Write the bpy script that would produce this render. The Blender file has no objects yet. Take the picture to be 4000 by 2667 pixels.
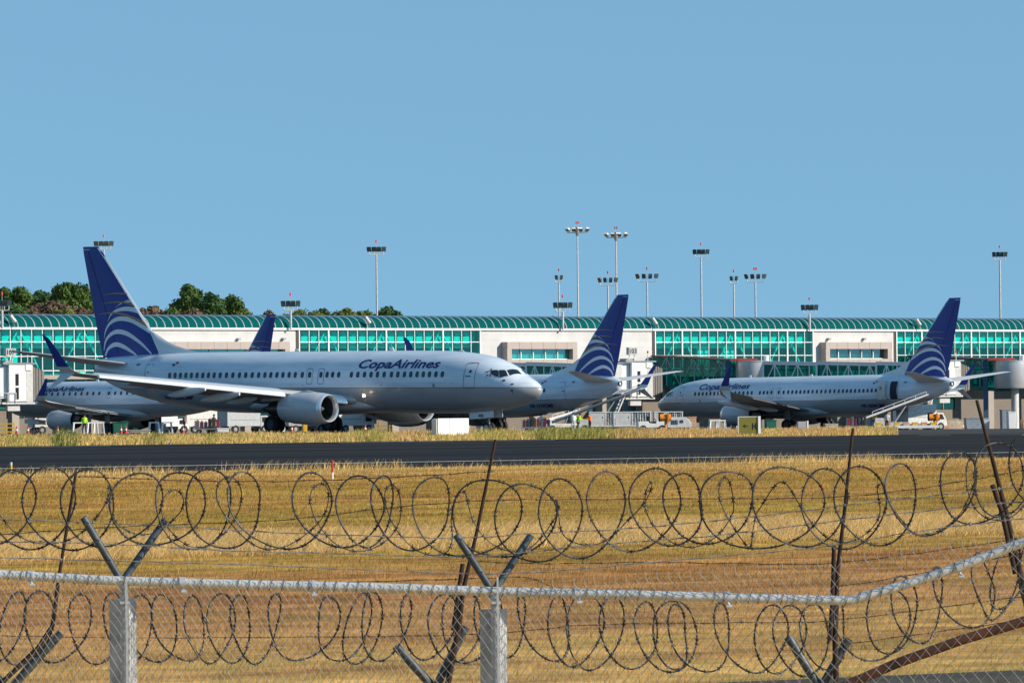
import bpy, bmesh, math, random
import numpy as np
from mathutils import Vector, Matrix, Euler
random.seed(7); rng = np.random.default_rng(7)
R = math.radians
C = bpy.context.scene.collection
SC = bpy.context.scene

# ------------------------------------------------------------------ camera
F = 22222.0                      # focal length in photo pixels (200 mm on 36 mm)
PITCH = math.atan(286.5 / F); ROLL = R(.55)
_f = np.array([0, math.cos(PITCH), math.sin(PITCH)])
_u0 = np.array([0, -math.sin(PITCH), math.cos(PITCH)]); _r0 = np.array([1., 0, 0])
_u = _u0 * math.cos(ROLL) + _r0 * math.sin(ROLL); _r = _r0 * math.cos(ROLL) - _u0 * math.sin(ROLL)
cam = bpy.data.cameras.new('camera'); camo = bpy.data.objects.new('camera', cam); C.objects.link(camo)
cam.lens = 200; cam.sensor_width = 36; cam.clip_start = .5; cam.clip_end = 9000
M4 = Matrix.Identity(4)
for i in range(3):
    M4[i][0] = _r[i]; M4[i][1] = _u[i]; M4[i][2] = -_f[i]
camo.matrix_world = M4
SC.camera = camo

# ------------------------------------------------------------------ sky, sun, exposure
SUN_AZ = math.atan2(1.0, -.34); SUN_EL = R(27)
w = bpy.data.worlds.new('World'); SC.world = w; w.use_nodes = True
nt = w.node_tree; nt.nodes.clear()
out = nt.nodes.new('ShaderNodeOutputWorld'); bg = nt.nodes.new('ShaderNodeBackground'); sky = nt.nodes.new('ShaderNodeTexSky')
sky.sky_type = 'NISHITA'; sky.sun_disc = False; sky.sun_elevation = SUN_EL; sky.sun_rotation = SUN_AZ
sky.altitude = 0; sky.air_density = 1.0; sky.dust_density = 0.0; sky.ozone_density = 2.2
tc = nt.nodes.new('ShaderNodeTexCoord'); va = nt.nodes.new('ShaderNodeVectorMath'); va.operation = 'ADD'
va.inputs[1].default_value = (0, 0, .36)
vn = nt.nodes.new('ShaderNodeVectorMath'); vn.operation = 'NORMALIZE'
hs = nt.nodes.new('ShaderNodeHueSaturation'); hs.inputs['Saturation'].default_value = 1.04
nt.links.new(tc.outputs['Generated'], va.inputs[0]); nt.links.new(va.outputs[0], vn.inputs[0]); nt.links.new(vn.outputs[0], sky.inputs[0])
nt.links.new(sky.outputs[0], hs.inputs['Color']); tn = nt.nodes.new('ShaderNodeMix'); tn.data_type = 'RGBA'; tn.blend_type = 'MULTIPLY'; tn.inputs[0].default_value = 1; tn.inputs[7].default_value = (.88, 1.03, .88, 1)
nt.links.new(hs.outputs[0], tn.inputs[6]); nt.links.new(tn.outputs[2], bg.inputs[0]); nt.links.new(bg.outputs[0], out.inputs[0])
bg.inputs[1].default_value = .15
sl = bpy.data.lights.new('sun', 'SUN'); sl.energy = 4.0; sl.angle = R(.5); sl.color = (1, .89, .74)
so = bpy.data.objects.new('sun', sl); C.objects.link(so)
sd = Vector((math.sin(SUN_AZ) * math.cos(SUN_EL), math.cos(SUN_AZ) * math.cos(SUN_EL), math.sin(SUN_EL)))
so.rotation_euler = sd.to_track_quat('Z', 'Y').to_euler(); so.location = (200, -50, 150)
SC.view_settings.view_transform = 'Standard'; SC.view_settings.look = 'None'
SC.view_settings.exposure = 0.56; SC.view_settings.gamma = 1

# ------------------------------------------------------------------ measuring helpers
def at(px, py, Y):
    """the world point that stands at depth Y and shows at photo pixel px, py"""
    v = _f + _r * ((px - 2000) / F) + _u * ((1333.5 - py) / F)
    v = v / v[1] * Y
    return Vector(v)
_tv = [-500, 30, 68, 150, 228, 236, 320, 345, 380, 531, 560, 620, 3000]
_tz = [-3.4, -3.3, -3.2, -2.6, -1.97, -1.9, -1.41, -1.12, -1.15, -1.63, -1.68, -1.85, -1.95]
def gz(X, Y):
    v = Y - .8 * X
    k = np.clip((v - 330) / 40, 0, 1)
    return np.interp(v, _tv, _tz) - .0075 * np.clip(X, -70, 70) * k
def G(px, Y):
    X = at(px, 1690, Y).x
    return Vector((X, Y, float(gz(X, Y))))
E_ = np.array([.78087, .62470])      # along the runway and the terminal
N_ = np.array([.62470, -.78087])     # from the terminal toward the runway

# ------------------------------------------------------------------ materials
MATS = {}
def mat(name, col, rough=.6, metal=0, var=.12, scale=3, emis=None, spec=.5, bump=0, coat=0):
    if name in MATS: return MATS[name]
    m = bpy.data.materials.new(name); m.use_nodes = True; t = m.node_tree; b = t.nodes['Principled BSDF']
    b.inputs['Roughness'].default_value = rough; b.inputs['Metallic'].default_value = metal
    b.inputs['Specular IOR Level'].default_value = spec
    if coat: b.inputs['Coat Weight'].default_value = coat; b.inputs['Coat Roughness'].default_value = .08
    co = t.nodes.new('ShaderNodeTexCoord')
    n = t.nodes.new('ShaderNodeTexNoise'); n.inputs['Scale'].default_value = scale; n.inputs['Detail'].default_value = 6
    t.links.new(co.outputs['Object'], n.inputs['Vector'])
    rp = t.nodes.new('ShaderNodeValToRGB')
    rp.color_ramp.elements[0].position = .3; rp.color_ramp.elements[1].position = .7
    rp.color_ramp.elements[0].color = (*[c * (1 - var) for c in col], 1); rp.color_ramp.elements[1].color = (*[min(1, c * (1 + var * .5)) for c in col], 1)
    t.links.new(n.outputs[0], rp.inputs[0]); t.links.new(rp.outputs[0], b.inputs['Base Color'])
    if bump:
        bp = t.nodes.new('ShaderNodeBump'); bp.inputs['Strength'].default_value = bump; t.links.new(n.outputs[0], bp.inputs['Height']); t.links.new(bp.outputs[0], b.inputs['Normal'])
    if emis: b.inputs['Emission Color'].default_value = (*emis[:3], 1); b.inputs['Emission Strength'].default_value = emis[3]
    MATS[name] = m; return m
def glassmat(name, tint, gl=.10, rough=.05, body=None, bf=.2):
    if name in MATS: return MATS[name]
    m = bpy.data.materials.new(name); m.use_nodes = True; t = m.node_tree; t.nodes.clear()
    o = t.nodes.new('ShaderNodeOutputMaterial'); mx = t.nodes.new('ShaderNodeMixShader'); tr = t.nodes.new('ShaderNodeBsdfTransparent'); g = t.nodes.new('ShaderNodeBsdfGlossy')
    tr.inputs[0].default_value = (*tint, 1); g.inputs['Roughness'].default_value = rough; g.inputs[0].default_value = (.8, .95, .95, 1); mx.inputs[0].default_value = gl
    t.links.new(tr.outputs[0], mx.inputs[1]); t.links.new(g.outputs[0], mx.inputs[2]); t.links.new(mx.outputs[0], o.inputs[0])
    if body:
        df = t.nodes.new('ShaderNodeBsdfDiffuse'); df.inputs[0].default_value = (*body, 1); m2 = t.nodes.new('ShaderNodeMixShader'); m2.inputs[0].default_value = bf
        t.links.new(mx.outputs[0], m2.inputs[1]); t.links.new(df.outputs[0], m2.inputs[2]); t.links.new(m2.outputs[0], o.inputs[0])
    MATS[name] = m; return m

# ------------------------------------------------------------------ mesh builder
class MB:
    def __init__(s): s.v = []; s.f = []; s.m = []
    def add(s, vs, fs, mi=0):
        o = len(s.v); s.v += [tuple(v) for v in vs]; s.f += [tuple(i + o for i in f) for f in fs]; s.m += [mi] * len(fs); return s
    def box(s, c, d, mi=0, rz=0, M=None):
        hx, hy, hz = d[0] / 2, d[1] / 2, d[2] / 2
        vs = [Vector((x, y, z)) for x in (-hx, hx) for y in (-hy, hy) for z in (-hz, hz)]
        rot = Matrix.Rotation(rz, 3, 'Z') if M is None else M
        vs = [rot @ v + Vector(c) for v in vs]
        return s.add(vs, [(0, 1, 3, 2), (4, 6, 7, 5), (0, 4, 5, 1), (2, 3, 7, 6), (0, 2, 6, 4), (1, 5, 7, 3)], mi)
    def bar(s, p, q, w, h=None, mi=0):
        p, q = Vector(p), Vector(q); d = q - p; L = d.length; h = h or w
        rot = d.to_track_quat('X', 'Z').to_matrix()
        return s.box((p + q) / 2, (L, w, h), mi, M=rot)
    def tube(s, pts, r, n=8, mi=0, closed=False, cap=True):
        pts = [Vector(p) for p in pts]; N = len(pts); rs = r if isinstance(r, (list, tuple)) else [r] * N
        vs = []; up = None
        for i, p in enumerate(pts):
            a = pts[i - 1] if (i > 0 or closed) else p; b = pts[(i + 1) % N] if (i < N - 1 or closed) else p
            d = (b - a).normalized() if (b - a).length > 1e-9 else Vector((0, 0, 1))
            if up is None: up = Vector((0, 0, 1)) if abs(d.z) < .9 else Vector((1, 0, 0))
            x = d.cross(up)
            if x.length < 1e-6: x = d.orthogonal()
            x.normalize(); y = x.cross(d).normalized(); up = y
            for k in range(n):
                t = 2 * math.pi * k / n; vs.append(p + (x * math.cos(t) + y * math.sin(t)) * rs[i])
        fs = []
        for i in range(N if closed else N - 1):
            j = (i + 1) % N
            for k in range(n):
                l = (k + 1) % n; fs.append((i * n + k, i * n + l, j * n + l, j * n + k))
        if cap and not closed: fs.append(tuple(range(n))[::-1]); fs.append(tuple((N - 1) * n + k for k in range(n)))
        return s.add(vs, fs, mi)
    def lathe(s, prof, n=32, mi=0, axis='X', c=(0, 0, 0), sq=1.0, mis=None):
        """prof: (along, radius) pairs"""
        vs = []
        for (a, r) in prof:
            for k in range(n):
                t = 2 * math.pi * k / n; y, z = r * math.cos(t), r * math.sin(t)
                if z < 0: z *= sq
                v = {'X': (a, y, z), 'Y': (y, a, z), 'Z': (y, z, a)}[axis]
                vs.append((v[0] + c[0], v[1] + c[1], v[2] + c[2]))
        for i in range(len(prof) - 1):
            pass
        o = len(s.v); s.v += vs
        for i in range(len(prof) - 1):
            for k in range(n):
                l = (k + 1) % n; s.f.append((o + i * n + k, o + i * n + l, o + (i + 1) * n + l, o + (i + 1) * n + k)); s.m.append(mis[i] if mis else mi)
        return s
    def loft(s, rings, mi=0, cap=True, close=True):
        n = len(rings[0]); vs = [v for r in rings for v in r]; fs = []
        for i in range(len(rings) - 1):
            for k in range(n if close else n - 1):
                l = (k + 1) % n; fs.append((i * n + k, i * n + l, (i + 1) * n + l, (i + 1) * n + k))
        if cap: fs.append(tuple(range(n))[::-1]); fs.append(tuple((len(rings) - 1) * n + k for k in range(n)))
        return s.add(vs, fs, mi)
    def prism(s, poly, p0, ax, ay, az, h, mi=0):
        """poly in (ax, ay) extruded by h along az"""
        p0, ax, ay, az = map(Vector, (p0, ax, ay, az)); n = len(poly)
        vs = [p0 + ax * a + ay * b for a, b in poly] + [p0 + ax * a + ay * b + az * h for a, b in poly]
        fs = [tuple(range(n))[::-1], tuple(range(n, 2 * n))] + [(k, (k + 1) % n, (k + 1) % n + n, k + n) for k in range(n)]
        return s.add(vs, fs, mi)
    def build(s, name, mats, parent=None, smooth=False, bevel=0):
        me = bpy.data.meshes.new(name); me.from_pydata(s.v, [], s.f)
        for m in (mats if isinstance(mats, (list, tuple)) else [mats]): me.materials.append(m)
        me.polygons.foreach_set('material_index', s.m)
        bm = bmesh.new(); bm.from_mesh(me); bmesh.ops.recalc_face_normals(bm, faces=bm.faces); bm.to_mesh(me); bm.free()
        if smooth:
            me.polygons.foreach_set('use_smooth', [True] * len(me.polygons)); 
            try: me.set_sharp_from_angle(angle=R(smooth if smooth > 1 else 40))
            except Exception: pass
        o = bpy.data.objects.new(name, me); C.objects.link(o)
        if parent: o.parent = parent
        if bevel:
            b = o.modifiers.new('b', 'BEVEL'); b.width = bevel; b.segments = 2; b.limit_method = 'ANGLE'
        return o
def tag(o, label=None, cat=None, group=None, kind=None):
    if label: o['label'] = label
    if cat: o['category'] = cat
    if group: o['group'] = group
    if kind: o['kind'] = kind
    return o
def empty(name, loc, rz=0, label=None, cat=None, group=None):
    o = bpy.data.objects.new(name, None); C.objects.link(o); o.location = loc; o.rotation_euler = (0, 0, rz); o.empty_display_size = .3
    return tag(o, label, cat, group)
def kids(o): return [c for c in bpy.data.objects if c.parent == o]
def copy_tree(o, parent=None):
    c = o.copy(); C.objects.link(c)
    if parent: c.parent = parent
    for ch in kids(o): copy_tree(ch, c)
    return c
def text_mesh(txt, size, bold=0.0, shear=0.0, space=1.0):
    """2D triangles of a line of lettering, origin at its lower left, subdivided so it can be bent onto a curved skin"""
    cu = bpy.data.curves.new('lettering', 'FONT'); cu.body = txt; cu.size = size; cu.offset = bold; cu.shear = shear; cu.space_character = space; cu.resolution_u = 3
    ob = bpy.data.objects.new('lettering', cu); C.objects.link(ob)
    dg = bpy.context.evaluated_depsgraph_get(); me = bpy.data.meshes.new_from_object(ob.evaluated_get(dg))
    bpy.data.objects.remove(ob); bpy.data.curves.remove(cu)
    bm = bmesh.new(); bm.from_mesh(me); bmesh.ops.triangulate(bm, faces=bm.faces)
    for _ in range(2):
        es = [e for e in bm.edges if e.calc_length() > size * .22]
        if es: bmesh.ops.subdivide_edges(bm, edges=es, cuts=1); bmesh.ops.triangulate(bm, faces=bm.faces)
    bm.verts.ensure_lookup_table(); vs = [(v.co.x, v.co.y) for v in bm.verts]; fs = [tuple(v.index for v in f.verts) for f in bm.faces]
    bm.free(); bpy.data.meshes.remove(me)
    x0 = min(v[0] for v in vs); vs = [(v[0] - x0, v[1]) for v in vs]
    return vs, fs, max(v[0] for v in vs)
def cr(pts, n):
    """Catmull-Rom resample of a list of tuples, n per span"""
    P = [np.array(p, float) for p in pts]; P = [2 * P[0] - P[1]] + P + [2 * P[-1] - P[-2]]; o = []
    for i in range(1, len(P) - 2):
        for k in range(n):
            t = k / n; a, b, c, d = P[i - 1:i + 3]
            o.append(.5 * (2 * b + (c - a) * t + (2 * a - 5 * b + 4 * c - d) * t * t + (3 * b - a - 3 * c + d) * t ** 3))
    o.append(P[-2]); return o

# ------------------------------------------------------------------ shared materials
WHITE = mat('white_paint', (.78, .78, .77), .45, var=.05)
OFFW = mat('weathered_white_paint', (.62, .61, .58), .55, var=.15)
DARK = mat('dark_rubber', (.02, .02, .022), .8, var=.3)
DGREY = mat('dark_grey_metal', (.06, .065, .07), .5, .3)
GREY = mat('grey_metal', (.3, .31, .32), .45, .5)
GALV = mat('galvanised_steel', (.50, .52, .53), .42, .65, var=.2, scale=30)
GALVW = mat('bright_galvanised_rail', (.66, .67, .66), .4, .3, var=.2, scale=14)
RUST = mat('rusty_steel', (.035, .017, .011), .9, .0, var=.6, scale=14)
YEL = mat('yellow_paint', (.75, .42, .02), .5, var=.15)
ORG = mat('orange_paint', (.85, .28, .02), .5, var=.1)
RED = mat('red_paint', (.55, .03, .02), .5)
BEIGE = mat('beige_concrete', (.36, .32, .27), .8, var=.08, scale=1.2)
TEALG = glassmat('teal_glass', (.04, .88, .80), .05, body=(.0, .30, .27), bf=.14)
TEALD = glassmat('dark_teal_glass', (.0, .30, .27), .08)

# ------------------------------------------------------------------ the ground
def grass_color(t, blades):
    """dry airfield grass: bands that run along the runway, patches, and (for blades) a shade of their own"""
    N = t.nodes; L = t.links
    co = N.new('ShaderNodeTexCoord'); sx = N.new('ShaderNodeSeparateXYZ'); L.new(co.outputs['Object'], sx.inputs[0])
    mu = N.new('ShaderNodeMath'); mu.operation = 'MULTIPLY_ADD'; mu.inputs[1].default_value = -.8; L.new(sx.outputs[0], mu.inputs[0]); L.new(sx.outputs[1], mu.inputs[2])
    mp = N.new('ShaderNodeMapping'); mp.inputs['Rotation'].default_value = (0, 0, -R(38.66)); L.new(co.outputs['Object'], mp.inputs[0])
    mp2 = N.new('ShaderNodeVectorMath'); mp2.operation = 'MULTIPLY'; mp2.inputs[1].default_value = (.055, .22, 0); L.new(mp.outputs[0], mp2.inputs[0])
    n1 = N.new('ShaderNodeTexNoise'); n1.inputs['Scale'].default_value = 1; n1.inputs['Detail'].default_value = 5; n1.inputs['Roughness'].default_value = .6; L.new(mp2.outputs[0], n1.inputs['Vector'])
    ad = N.new('ShaderNodeMath'); ad.operation = 'MULTIPLY_ADD'; ad.inputs[1].default_value = 30; L.new(n1.outputs[0], ad.inputs[0]); L.new(mu.outputs[0], ad.inputs[2])
    sb = N.new('ShaderNodeMath'); sb.operation = 'MULTIPLY_ADD'; sb.inputs[1].default_value = 1 / 250; sb.inputs[2].default_value = -15 / 250; L.new(ad.outputs[0], sb.inputs[0])
    rp = N.new('ShaderNodeValToRGB'); L.new(sb.outputs[0], rp.inputs[0]); cr_ = rp.color_ramp
    st0 = [(60, (.60, .39, .12)), (70, (.62, .41, .13)), (78, (.57, .36, .11)), (86, (.53, .31, .11)), (96, (.49, .265, .09)), (108, (.51, .29, .09)), (115, (.50, .345, .08)), (121, (.52, .34, .09)), (126, (.68, .45, .17)), (133, (.60, .36, .13)), (139, (.50, .335, .075)), (154, (.47, .325, .07)), (170, (.55, .345, .095)), (186, (.48, .325, .07)), (203, (.57, .35, .10)), (214, (.62, .42, .14)), (228, (.66, .47, .17))]
    st = [(v_, (c_[0] * 1.0, c_[1] * .955, c_[2] * .97)) for v_, c_ in st0]
    while len(cr_.elements) < len(st): cr_.elements.new(.5)
    for e, (v, c) in zip(cr_.elements, st): e.position = v / 250; e.color = (*c, 1)
    n2 = N.new('ShaderNodeTexNoise'); n2.inputs['Scale'].default_value = .9; n2.inputs['Detail'].default_value = 8; n2.inputs['Roughness'].default_value = .7; L.new(co.outputs['Object'], n2.inputs['Vector'])
    r2 = N.new('ShaderNodeValToRGB'); r2.color_ramp.elements[0].position = .34; r2.color_ramp.elements[1].position = .72
    r2.color_ramp.elements[0].color = (.5, .56, .42, 1); r2.color_ramp.elements[1].color = (1.3, 1.25, 1.25, 1); L.new(n2.outputs[0], r2.inputs[0])
    m1 = N.new('ShaderNodeMix'); m1.data_type = 'RGBA'; m1.blend_type = 'MULTIPLY'; m1.inputs[0].default_value = 1; L.new(rp.outputs[0], m1.inputs[6]); L.new(r2.outputs[0], m1.inputs[7])
    res = m1.outputs[2]
    n4 = N.new('ShaderNodeTexNoise'); n4.inputs['Scale'].default_value = .35; n4.inputs['Detail'].default_value = 3
    mp4 = N.new('ShaderNodeVectorMath'); mp4.operation = 'MULTIPLY'; mp4.inputs[1].default_value = (.35, 1.3, 0); L.new(mp.outputs[0], mp4.inputs[0]); L.new(mp4.outputs[0], n4.inputs['Vector'])
    r4 = N.new('ShaderNodeValToRGB'); r4.color_ramp.elements[0].position = .56; r4.color_ramp.elements[1].position = .68; r4.color_ramp.elements[0].color = (0, 0, 0, 1); r4.color_ramp.elements[1].color = (.4, .4, .4, 1); L.new(n4.outputs[0], r4.inputs[0])
    m4 = N.new('ShaderNodeMix'); m4.data_type = 'RGBA'; L.new(r4.outputs[0], m4.inputs[0]); L.new(res, m4.inputs[6]); m4.inputs[7].default_value = (.34, .29, .04, 1); res = m4.outputs[2]
    n5 = N.new('ShaderNodeTexNoise'); n5.inputs['Scale'].default_value = .3; n5.inputs['Detail'].default_value = 6; n5.inputs['Roughness'].default_value = .7
    mp5 = N.new('ShaderNodeVectorMath'); mp5.operation = 'MULTIPLY_ADD'; mp5.inputs[1].default_value = (.4, 1.6, 0); mp5.inputs[2].default_value = (40, 7, 0); L.new(mp.outputs[0], mp5.inputs[0]); L.new(mp5.outputs[0], n5.inputs['Vector'])
    r5 = N.new('ShaderNodeValToRGB'); r5.color_ramp.elements[0].position = .36; r5.color_ramp.elements[1].position = .62; r5.color_ramp.elements[0].color = (.58, .46, .46, 1); r5.color_ramp.elements[1].color = (1.2, 1.2, 1.2, 1); L.new(n5.outputs[0], r5.inputs[0])
    m5 = N.new('ShaderNodeMix'); m5.data_type = 'RGBA'; m5.blend_type = 'MULTIPLY'; m5.inputs[0].default_value = 1; L.new(res, m5.inputs[6]); L.new(r5.outputs[0], m5.inputs[7]); res = m5.outputs[2]
    if blades:
        at_ = N.new('ShaderNodeAttribute'); at_.attribute_name = 'rnd'
        r3 = N.new('ShaderNodeValToRGB'); r3.color_ramp.elements[0].color = (.6, .6, .55, 1); r3.color_ramp.elements[1].color = (1.55, 1.5, 1.5, 1); L.new(at_.outputs['Fac'], r3.inputs[0])
        m2 = N.new('ShaderNodeMix'); m2.data_type = 'RGBA'; m2.blend_type = 'MULTIPLY'; m2.inputs[0].default_value = 1; L.new(res, m2.inputs[6]); L.new(r3.outputs[0], m2.inputs[7])
        ag = N.new('ShaderNodeAttribute'); ag.attribute_name = 'grn'
        rg = N.new('ShaderNodeValToRGB'); L.new(ag.outputs['Fac'], rg.inputs[0]); e = rg.color_ramp.elements
        e[0].position = 0; e[0].color = (.72, .53, .22, 1); e[1].position = 1; e[1].color = (.06, .13, .035, 1)
        x = e.new(.35); x.color = (.58, .36, .17, 1); x = e.new(.6); x.color = (.42, .38, .11, 1)
        m3 = N.new('ShaderNodeMix'); m3.data_type = 'RGBA'; gt = N.new('ShaderNodeMath'); gt.operation = 'GREATER_THAN'; gt.inputs[1].default_value = -.5; L.new(ag.outputs['Fac'], gt.inputs[0])
        mm = N.new('ShaderNodeMix'); mm.data_type = 'RGBA'; mm.blend_type = 'MULTIPLY'; mm.inputs[0].default_value = 1; L.new(rg.outputs[0], mm.inputs[6]); L.new(r3.outputs[0], mm.inputs[7])
        L.new(gt.outputs[0], m3.inputs[0]); L.new(m2.outputs[2], m3.inputs[6]); L.new(mm.outputs[2], m3.inputs[7]); res = m3.outputs[2]
    return res
def grass_mat(name, blades):
    m = bpy.data.materials.new(name); m.use_nodes = True; t = m.node_tree; b = t.nodes['Principled BSDF']; b.inputs['Roughness'].default_value = .9; b.inputs['Specular IOR Level'].default_value = .15
    c = grass_color(t, blades); t.links.new(c, b.inputs['Base Color'])
    if blades:
        tr = t.nodes.new('ShaderNodeBsdfTranslucent'); mx = t.nodes.new('ShaderNodeMixShader'); mx.inputs[0].default_value = .35; o = t.nodes['Material Output']
        t.links.new(c, tr.inputs[0]); t.links.new(b.outputs[0], mx.inputs[1]); t.links.new(tr.outputs[0], mx.inputs[2]); t.links.new(mx.outputs[0], o.inputs[0])
    else:
        n = t.nodes.new('ShaderNodeTexNoise'); n.inputs['Scale'].default_value = 9; n.inputs['Detail'].default_value = 6
        bp = t.nodes.new('ShaderNodeBump'); bp.inputs['Strength'].default_value = .7; bp.inputs['Distance'].default_value = .12; t.links.new(n.outputs[0], bp.inputs['Height']); t.links.new(bp.outputs[0], b.inputs['Normal'])
    return m
GRASSG = grass_mat('dry_grass_ground', False); GRASSB = grass_mat('dry_grass_blades', True)
def asphalt(name, c0, c1, stretch, rough, sc=1.0):
    m = bpy.data.materials.new(name); m.use_nodes = True; t = m.node_tree; b = t.nodes['Principled BSDF']; b.inputs['Roughness'].default_value = rough; b.inputs['Specular IOR Level'].default_value = .04
    co = t.nodes.new('ShaderNodeTexCoord'); mp = t.nodes.new('ShaderNodeMapping'); mp.inputs['Rotation'].default_value = (0, 0, -R(38.66)); t.links.new(co.outputs['Object'], mp.inputs[0])
    vm = t.nodes.new('ShaderNodeVectorMath'); vm.operation = 'MULTIPLY'; vm.inputs[1].default_value = stretch; t.links.new(mp.outputs[0], vm.inputs[0])
    n = t.nodes.new('ShaderNodeTexNoise'); n.inputs['Scale'].default_value = sc; n.inputs['Detail'].default_value = 7; n.inputs['Roughness'].default_value = .65; t.links.new(vm.outputs[0], n.inputs['Vector'])
    r = t.nodes.new('ShaderNodeValToRGB'); r.color_ramp.elements[0].position = .35; r.color_ramp.elements[1].position = .66; r.color_ramp.elements[0].color = (*c0, 1); r.color_ramp.elements[1].color = (*c1, 1)
    t.links.new(n.outputs[0], r.inputs[0]); t.links.new(r.outputs[0], b.inputs['Base Color']); return m
def spt(s, v, dz=0):
    X, Y = E_[0] * s, v + E_[1] * s
    return (X, Y, float(gz(X, Y)) + dz)
SL = [-3000, -1200, -500, -250] + list(range(-160, 161, 8)) + [250, 500, 1200, 3000]
VL = [-500, 0, 30, 50, 68, 80, 95, 110, 130, 150, 175, 200, 228, 232, 236, 260, 290, 313, 320, 325, 332, 338, 345, 355, 362, 370, 380, 400, 430, 470, 500, 531, 560, 590, 620, 700, 900, 1400, 3000]
def sheet(name, v0, v1, s0, s1, dz, m, kind='structure'):
    vs = [v for v in VL if v0 < v < v1]; vs = [v0] + vs + [v1]; ss = [s0] + [s for s in SL if s0 < s < s1] + [s1]
    b = MB(); P = [spt(s, v, dz) for v in vs for s in ss]; n = len(ss)
    b.add(P, [(i * n + j, i * n + j + 1, (i + 1) * n + j + 1, (i + 1) * n + j) for i in range(len(vs) - 1) for j in range(n - 1)])
    return tag(b.build(name, m), kind=kind)
sheet('ground', -500, 3000, -3000, 3000, 0, GRASSG)
M_RW = asphalt('runway_asphalt', (.010, .0115, .015), (.046, .045, .045), (.012, .9, 0), .9, .35)
M_AP = asphalt('apron_pavement', (.055, .052, .05), (.085, .08, .075), (.15, .3, 0), .8, .5)
M_TX = asphalt('taxiway_asphalt', (.055, .054, .052), (.075, .073, .07), (.1, .5, 0), .8, .5)
sheet('runway', 223.5, 320, -3000, 3000, .012, M_RW)
sheet('apron', 345, 700, -600, 600, .012, M_AP)
sheet('taxiway', 320, 345, 29.5, 75, .012, M_TX)
MARK = mat('road_marking_paint', (.52, .50, .45), .7, var=.25, scale=1.5)
MARKD = mat('worn_marking_paint', (.35, .35, .34), .7, var=.35, scale=1.5)
sheet('runway_edge_line', 235.4, 236.5, -1500, 1500, .02, MARK)
for a, b_ in ((-200, -27), (-12, 3), (7, 24), (30.5, 33), (36, 41), (46, 52)): sheet('runway_far_edge_line', 314.2, 314.8, a, b_, .02, MARKD)

def blades(name, n, vr, hr, wd, lean, grn=None, ur=(-.1, .1), power=.4, green_fn=None, dens=None, seedhead=0):
    """one mesh of grass blades; positions spread over the visible wedge of the field"""
    a = rng.random(n); q = power + 1
    v = (vr[0] ** q + a * (vr[1] ** q - vr[0] ** q)) ** (1 / q)
    u = ur[0] + rng.random(n) * (ur[1] - ur[0])
    if dens is not None:
        keep = rng.random(n) < dens(u, v); u, v = u[keep], v[keep]; n = len(u)
    Y = v / (1 - .8 * u); X = u * Y
    # clump the blades into tufts
    X += rng.normal(0, .05, n); Z = gz(X, Y)
    h = hr[0] + rng.random(n) ** 1.5 * (hr[1] - hr[0])
    g = np.full(n, -1.0) if grn is None else grn + rng.normal(0, .13, n).clip(-.3, .3)
    if green_fn is not None: g, h = green_fn(u, v, g, h)
    W = wd * (v / 120) ** .7 * (.6 + .8 * rng.random(n))
    th = rng.random(n) * math.pi; dx, dy = np.cos(th) * W / 2, np.sin(th) * W / 2
    la = rng.normal(.5, 1.3, n); ln = lean * h * (.3 + rng.random(n)); lx, ly = np.cos(la) * ln, np.sin(la) * ln
    V = np.zeros((n, 5, 3))
    for k, (sx, f, hh) in enumerate(((-1, 0, 0), (1, 0, 0), (-.8, .35, .6), (.8, .35, .6), (0, 1, 1))):
        V[:, k, 0] = X + sx * dx + lx * f; V[:, k, 1] = Y + sx * dy + ly * f; V[:, k, 2] = Z + h * hh - .005
    T = (np.arange(n)[:, None] * 5 + np.array([0, 1, 3, 0, 3, 2, 2, 3, 4])[None]).reshape(-1)
    me = bpy.data.meshes.new(name); me.vertices.add(n * 5); me.vertices.foreach_set('co', V.reshape(-1))
    me.loops.add(len(T)); me.loops.foreach_set('vertex_index', T); nf = n * 3
    me.polygons.add(nf); me.polygons.foreach_set('loop_start', np.arange(nf) * 3); me.polygons.foreach_set('loop_total', np.full(nf, 3))
    me.update(); me.validate()
    A = me.attributes.new('rnd', 'FLOAT', 'POINT'); A.data.foreach_set('value', np.repeat(rng.random(n), 5))
    A = me.attributes.new('grn', 'FLOAT', 'POINT'); A.data.foreach_set('value', np.repeat(g, 5))
    me.materials.append(GRASSB); o = bpy.data.objects.new(name, me); C.objects.link(o); return o
def lumps(u, v, fu, fv, k):
    return (np.sin(u * fu + v * .11 + k) * np.sin(v * fv + u * 13 + k * 2) + .6 * np.sin(u * fu * 2.3 + k * 3) * np.sin(v * fv * 1.9 + k)) 
tag(blades('field_grass', 380000, (62, 223), (.03, .10), .008, .6), 'short dry golden grass of the open field between fence and runway', 'grass', kind='stuff')
def tuftg(u, v, g, h):
    d = lumps(u, v, 210, .8, 1.0); return np.where(d > .5, .62, g), h * (1 + .5 * (d > .3))
tag(blades('tall_field_grass', 26000, (62, 216), (.09, .24), .008, .8, dens=lambda u, v: (lumps(u, v, 160, .55, 2) > .25) * .9 + .05, green_fn=tuftg), 'scattered taller tufts of grass in the field', 'grass', kind='stuff')
tag(blades('straw_grass', 60000, (120, 135), (.12, .34), .009, 1.5, grn=.05, power=1), 'band of tall pale straw bent over in the middle of the field', 'grass', kind='stuff')
tag(blades('runway_edge_grass', 26000, (206, 223.6), (.04, .13), .009, .6, grn=.1, power=1, green_fn=lambda u, v, g, h: (np.where(lumps(u, v, 120, .5, 4) > .55, .55, g), h * (.8 + 1.6 * (lumps(u, v, 95, .3, 7) > .75) * (rng.random(len(u)) < .25)))), 'tall dry grass along the near edge of the runway', 'grass', kind='stuff')
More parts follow.
